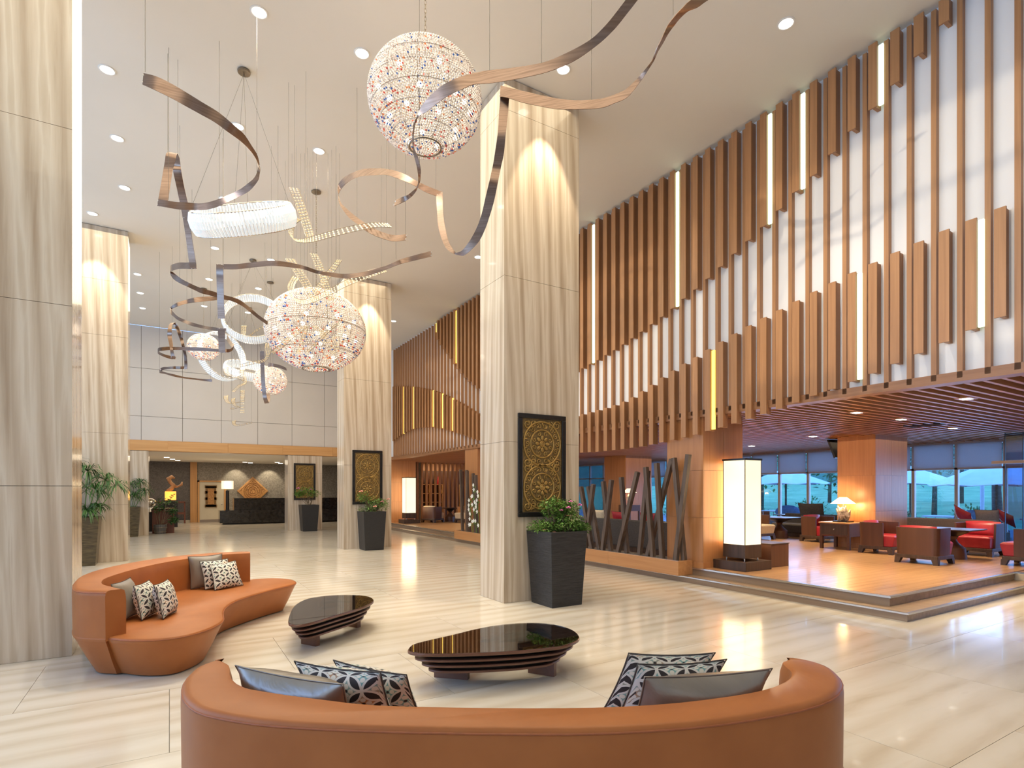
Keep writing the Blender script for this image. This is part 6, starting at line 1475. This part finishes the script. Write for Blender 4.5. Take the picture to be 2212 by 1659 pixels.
box(-0.74, -0.42, 23.85, 24.15, 0.02, 0.72).build('body', C['black'], t)
box(-0.78, -0.40, 23.8, 24.2, 0, 0.03).build('foot', C['steel'], t)
t = thing('red_cabinet', 'mahogany red cabinet behind the potted shrub', 'cabinet', (-0.2, 23.4, 0))
box(-0.52, 0.14, 23.2, 23.75, 0, 0.84).build('body', C['crate'], t, bevel=0.005)
box(-0.54, 0.16, 23.18, 23.77, 0.84, 0.87).build('top', C['crate'], t)
box(-0.48, -0.20, 23.19, 23.205, 0.05, 0.80).build('door', C['crate'], t); box(-0.18, 0.10, 23.19, 23.205, 0.05, 0.80).build('door', C['crate'], t)
t = thing('barrel_pot', 'grey wooden barrel pot with a dark leafed shrub', 'planter', (-0.28, 22.95, 0))
MB().lathe([(0.15,0.0),(0.16,0.0),(0.20,0.26),(0.205,0.32),(0.18,0.32),(0.175,0.27),(0.0,0.27)], (-0.28,22.95,0), 18).build('pot', C['barrel'], t)
for z in (0.07, 0.22): MB().tube([(-0.28+(0.168+z*0.16)*math.cos(k*PI/12), 22.95+(0.168+z*0.16)*math.sin(k*PI/12), z) for k in range(24)], 0.008, 5, closed=True).build('hoop', C['nickel'], t)
bush(t, -0.28, 22.95, 0.30, [(0.12,0,0.80,0.42,0.2,0.14),(-0.05,0,0.62,0.22,0.16,0.16),(0.35,0,0.50,0.16,0.12,0.14),(0.40,0,0.16,0.14,0.1,0.10)], 110, 0.10, [], 'pink', 21, 'leafd', 3)
t = thing('wooden_bench', 'reddish wooden bench against the slate wall of the reception', 'bench', (0.2, 29.9, 0))
box(-0.9, 0.62, 29.6, 30.15, 0.42, 0.50).build('seat', C['crate'], t)
box(-0.9, 0.62, 30.10, 30.16, 0.92, 1.0).build('back_rail', C['crate'], t)
for x in (-0.88, 0.56): box(x, x+0.06, 29.62, 29.68, 0, 0.42).build('leg', C['crate'], t); box(x, x+0.06, 30.10, 30.16, 0, 0.95).build('leg', C['crate'], t)

# ---------------------------------------------------------------- outside the windows
struct('ground_terrace', box(16.86, 27.0, -6.0, 34.0, -0.2, 0.02), C['terrace'])
gm = MB(); n = 24
g0 = [(27.0+ (i/n)*120, -60+(j/n)*200) for j in range(n+1) for i in range(n+1)]
def gz(x, y): return -0.05 + 2.2*max(0, (x-40)/60)**1.2 + 0.25*math.sin(x*0.13+y*0.07)*min(1, (x-27)/15)
gm.add([(x, y, gz(x, y)) for x, y in g0], [(j*(n+1)+i, j*(n+1)+i+1, (j+1)*(n+1)+i+1, (j+1)*(n+1)+i) for j in range(n) for i in range(n)])
struct('ground_lawn', gm, C['grass'], smooth=True)
hm = MB(); n = 60
def hz(v, u):
    return 26*math.sin(math.pi*min(1, u*1.2)/2)*(0.72+0.18*math.sin(v*3.1+1)+0.08*math.sin(v*9)+0.03*math.sin(v*37))
hm.add([(110+u/8*60, -160+v/n*360, hz(v/n*6, u/8)) for v in range(n+1) for u in range(9)], [(v*9+u, v*9+u+1, (v+1)*9+u+1, (v+1)*9+u) for v in range(n) for u in range(8)])
struct('ground_hill', hm, C['hill'], smooth=True)
def tree(label, x, y, h, rad, n, mat, seed, lsz=0.35):
    t = thing('garden_tree', label, 'tree', (x, y, gz(x, y) if x > 27 else 0.02))
    rr = random.Random(seed); z0 = t.location.z
    MB().tube([(x,y,z0),(x+0.1,y,z0+h*0.3),(x-0.05,y+0.1,z0+h*0.55)], [0.16,0.12,0.08], 8).build('trunk', C['bark'], t, smooth=True)
    m = MB()
    bl = [(rr.gauss(0,.45)*rad, rr.gauss(0,.45)*rad, h*(0.45+0.5*rr.random())) for _ in range(9)]
    for b2 in bl:
        for k in range(n//9):
            d = Vector((rr.gauss(0,1), rr.gauss(0,1), rr.gauss(0,1))).normalized()*rad*0.55*rr.random()**0.4
            m.leaf((x+b2[0]+d.x, y+b2[1]+d.y, z0+b2[2]+d.z), (d.x+rr.uniform(-1,1), d.y+rr.uniform(-1,1), rr.uniform(-1,.6)), (rr.uniform(-.6,.6), 0, 1), lsz*rr.uniform(.7,1.3), lsz*0.6)
    stuff(m.build('crown', C[mat], t))
TR = [(38,20.5,6.5,3.2,'leafo2'),(36,25.0,7.0,3.4,'leafo'),(40,16.0,7.5,3.6,'leafo2'),(46,11.0,7.0,3.6,'leafo'),(52,19,9,4.5,'leafo2'),(50,28,9,4.5,'leafo'),(34,31,7,3.2,'leafo2'),(55,5,8,4,'leafo'),(58,12,9,4.5,'leafo2'),(44,35,8,4,'leafo'),(60,24,10,5,'leafo2')]
TL = ['dark green garden tree beyond the windows, nearest the middle','bright green garden tree beyond the windows, second from the left trees','dark garden tree right of the window mullion behind the lamp','bright round tree on the lawn beyond the umbrella','tall dark tree behind the nearer garden trees','tall bright tree far left beyond the lounge windows','dark tree at the far left of the garden','bright tree far right on the lawn','tall dark tree far right before the hill','bright tree deep in the garden behind the timber screen','tallest dark tree in the distance']
for i, (x, y, h, r, mt) in enumerate(TR): tree(TL[i], x, y, h, r, 1300, mt, 30+i)
SHL = ['low dark shrub outside, centre of the left windows','bright shrub outside, left of the lamp','small dark shrub outside behind the lamp column','bright shrub outside left of the right windows','small dark shrub beside the white lamp post','large bright shrub far outside the left windows','dark shrub just outside, right of the palms','bright shrub outside behind the glass screen','small dark shrub under the large parasol','bright shrub outside behind the near lantern','large dark shrub outside seen past the timber screen','bright shrub far outside at the left of the lounge']
for i, (x, y, s) in enumerate(((22.5,13.6,0.7),(24.5,11.8,0.9),(23.5,10.4,0.6),(25.5,9.0,0.8),(23,8.2,0.55),(26,15.5,1.0),(21.5,5.2,0.9),(24.0,4.2,0.9),(25.5,6.6,0.6),(20.6,14.6,0.8),(26,19,1.0),(24,22,0.9))):
    t = thing('garden_shrub', SHL[i], 'shrub', (x, y, 0.02), 'shrubs along the terrace')
    rr = random.Random(60+i); m = MB()
    for k in range(420):
        d = Vector((rr.gauss(0,1), rr.gauss(0,1), abs(rr.gauss(0,1)))).normalized()*s*rr.random()**0.4
        m.leaf((x+d.x, y+d.y, 0.05+d.z*1.1), (d.x, d.y, rr.uniform(-.5,1)), (rr.uniform(-.5,.5), 0, 1), 0.14, 0.07)
    stuff(m.build('leaves', C[('leafo2','leafo')[i % 2]], t))
    MB().tube([(x,y,0.02),(x,y,s*0.7)], [0.03,0.015], 6).build('stem', C['bark'], t)
def palm(label, x, y, h, seed):
    t = thing('palm_tree', label, 'palm tree', (x, y, 0.02)); rr = random.Random(seed)
    MB().tube([(x,y,0.02),(x+0.05,y+0.06,h*0.5),(x-0.02,y+0.02,h)], [0.15,0.12,0.12], 10).build('trunk', C['bark'], t, smooth=True)
    for k in range(16):
        a = 2*PI*k/16+rr.uniform(-.2,.2); e = rr.uniform(0.0,0.9); m = MB(); L = rr.uniform(1.1,1.5)
        pts = [Vector((x,y,h))+Vector((math.cos(a)*L*q*math.cos(e*(1-q)), math.sin(a)*L*q*math.cos(e*(1-q)), L*q*math.sin(e)-0.9*L*q*q)) for q in (0,0.2,0.4,0.6,0.8,1.0)]
        m.tube(pts, 0.012, 4)
        for i in range(1, 6):
            for s in (-1, 1):
                for w in (0.0, 0.5):
                    p0 = pts[i-1].lerp(pts[i], w); d = (pts[i]-pts[i-1]).normalized(); sd = d.cross(Vector((0,0,1))).normalized()
                    m.leaf(p0, d*0.6+sd*s+Vector((0,0,-0.45)), (0,0,1), 0.55*(1.1-abs(i/6-0.4)), 0.05)
        m.build('frond', C['leafo2'], t)
palm('palm tree behind the large white parasol, left trunk', 22.2, 7.15, 3.0, 71)
palm('palm tree right of the large white parasol, thick trunk', 21.5, 6.15, 3.2, 72)
def parasol(label, x, y, R, zb, zt):
    t = thing('garden_parasol', label, 'parasol', (x, y, 0.02))
    m = MB(); n = 8
    for k in range(n):
        a, b2 = 2*PI*k/n, 2*PI*(k+1)/n
        P = [(x, y, zt), (x+R*math.cos(a), y+R*math.sin(a), zb), (x+R*0.97*math.cos((a+b2)/2), y+R*0.97*math.sin((a+b2)/2), zb+0.05), (x+R*math.cos(b2), y+R*math.sin(b2), zb)]
        Q = [(p[0], p[1], p[2]-0.012) for p in P]
        MB().add(P+Q, []) 
        m.add(P+Q, [(0,1,2),(0,2,3),(4,6,5),(4,7,6),(1,5,6,2),(2,6,7,3)])
    m.build('canopy', C['canvas'], t)
    for k in range(n):
        a = 2*PI*k/n
        MB().tube([(x,y,zt-0.03),(x+R*0.98*math.cos(a), y+R*0.98*math.sin(a), zb-0.01)], 0.012, 5).build('rib', C['frame'], t)
    MB().tube([(x,y,0.02),(x,y,zt)], 0.035, 8).build('pole', C['bark'], t)
    MB().lathe([(0.3,0),(0.3,0.05),(0.05,0.09),(0.0,0.09)], (x,y,0.02), 16).build('foot', C['terrace'], t)
parasol('large white parasol outside the right window bay', 19.6, 6.35, 1.6, 1.62, 2.35)
parasol('white parasol outside behind the near floor lantern', 19.6, 12.6, 1.5, 1.72, 2.35)
parasol('white parasol outside, partly hidden by the lamp column', 24.5, 10.6, 1.7, 1.72, 2.45)
t = thing('terrace_post', 'white lamp post on the terrace between the palm trunks', 'lamp post', (23.5, 8.0, 0.02))
MB().tube([(23.5,8.0,0.02),(23.5,8.0,1.75)], 0.06, 10).build('shaft', C['outwhite'], t)
MB().ball((23.5,8.0,1.8), 0.08, 10, 6).build('cap', C['outwhite'], t)
for i, (x, y, lab) in enumerate(((18.6,6.45,'dark blue outdoor lounge seat just outside the right windows'),(18.9,12.0,'dark blue outdoor lounge seat outside the left windows'),(19.3,4.9,'dark blue outdoor lounge seat at the right edge of the terrace'))):
    t = thing('outdoor_seat', lab, 'outdoor seat', (x, y, 0.02))
    box(x-0.45, x+0.45, y-0.6, y+0.6, 0.12, 0.26).build('frame', C['outwhite'], t)
    for a in (-0.4, 0.4):
        for b2 in (-0.55, 0.55): box(x+a-0.03, x+a+0.03, y+b2-0.03, y+b2+0.03, 0.02, 0.12).build('leg', C['outwhite'], t)
    box(x-0.43, x+0.43, y-0.58, y+0.58, 0.26, 0.45).build('seat_cushion', C['outdoor'], t, bevel=0.04)
    MB().ball((x-0.1, y, 0.72), (0.16,0.5,0.26), 14, 8).build('back_cushion', C['outdoor'], t, smooth=True)
for i, (x, y) in enumerate(((20.3,7.9),(20.5,5.6),(20.8,10.6),(20.2,13.4))):
    t = thing('terrace_table', ('white terrace table by the lamp post','white terrace table under the large parasol','white terrace table outside behind the lamp column','white terrace table outside the left windows')[i], 'outdoor table', (x, y, 0.02), 'terrace tables')
    box(x-0.4, x+0.4, y-0.4, y+0.4, 0.68, 0.72).build('tabletop', C['outwhite'], t)
    for a in (-0.35, 0.35):
        for b2 in (-0.35, 0.35): MB().tube([(x+a,y+b2,0.02),(x+a*0.9,y+b2*0.9,0.68)], 0.015, 5).build('leg', C['frame'], t)
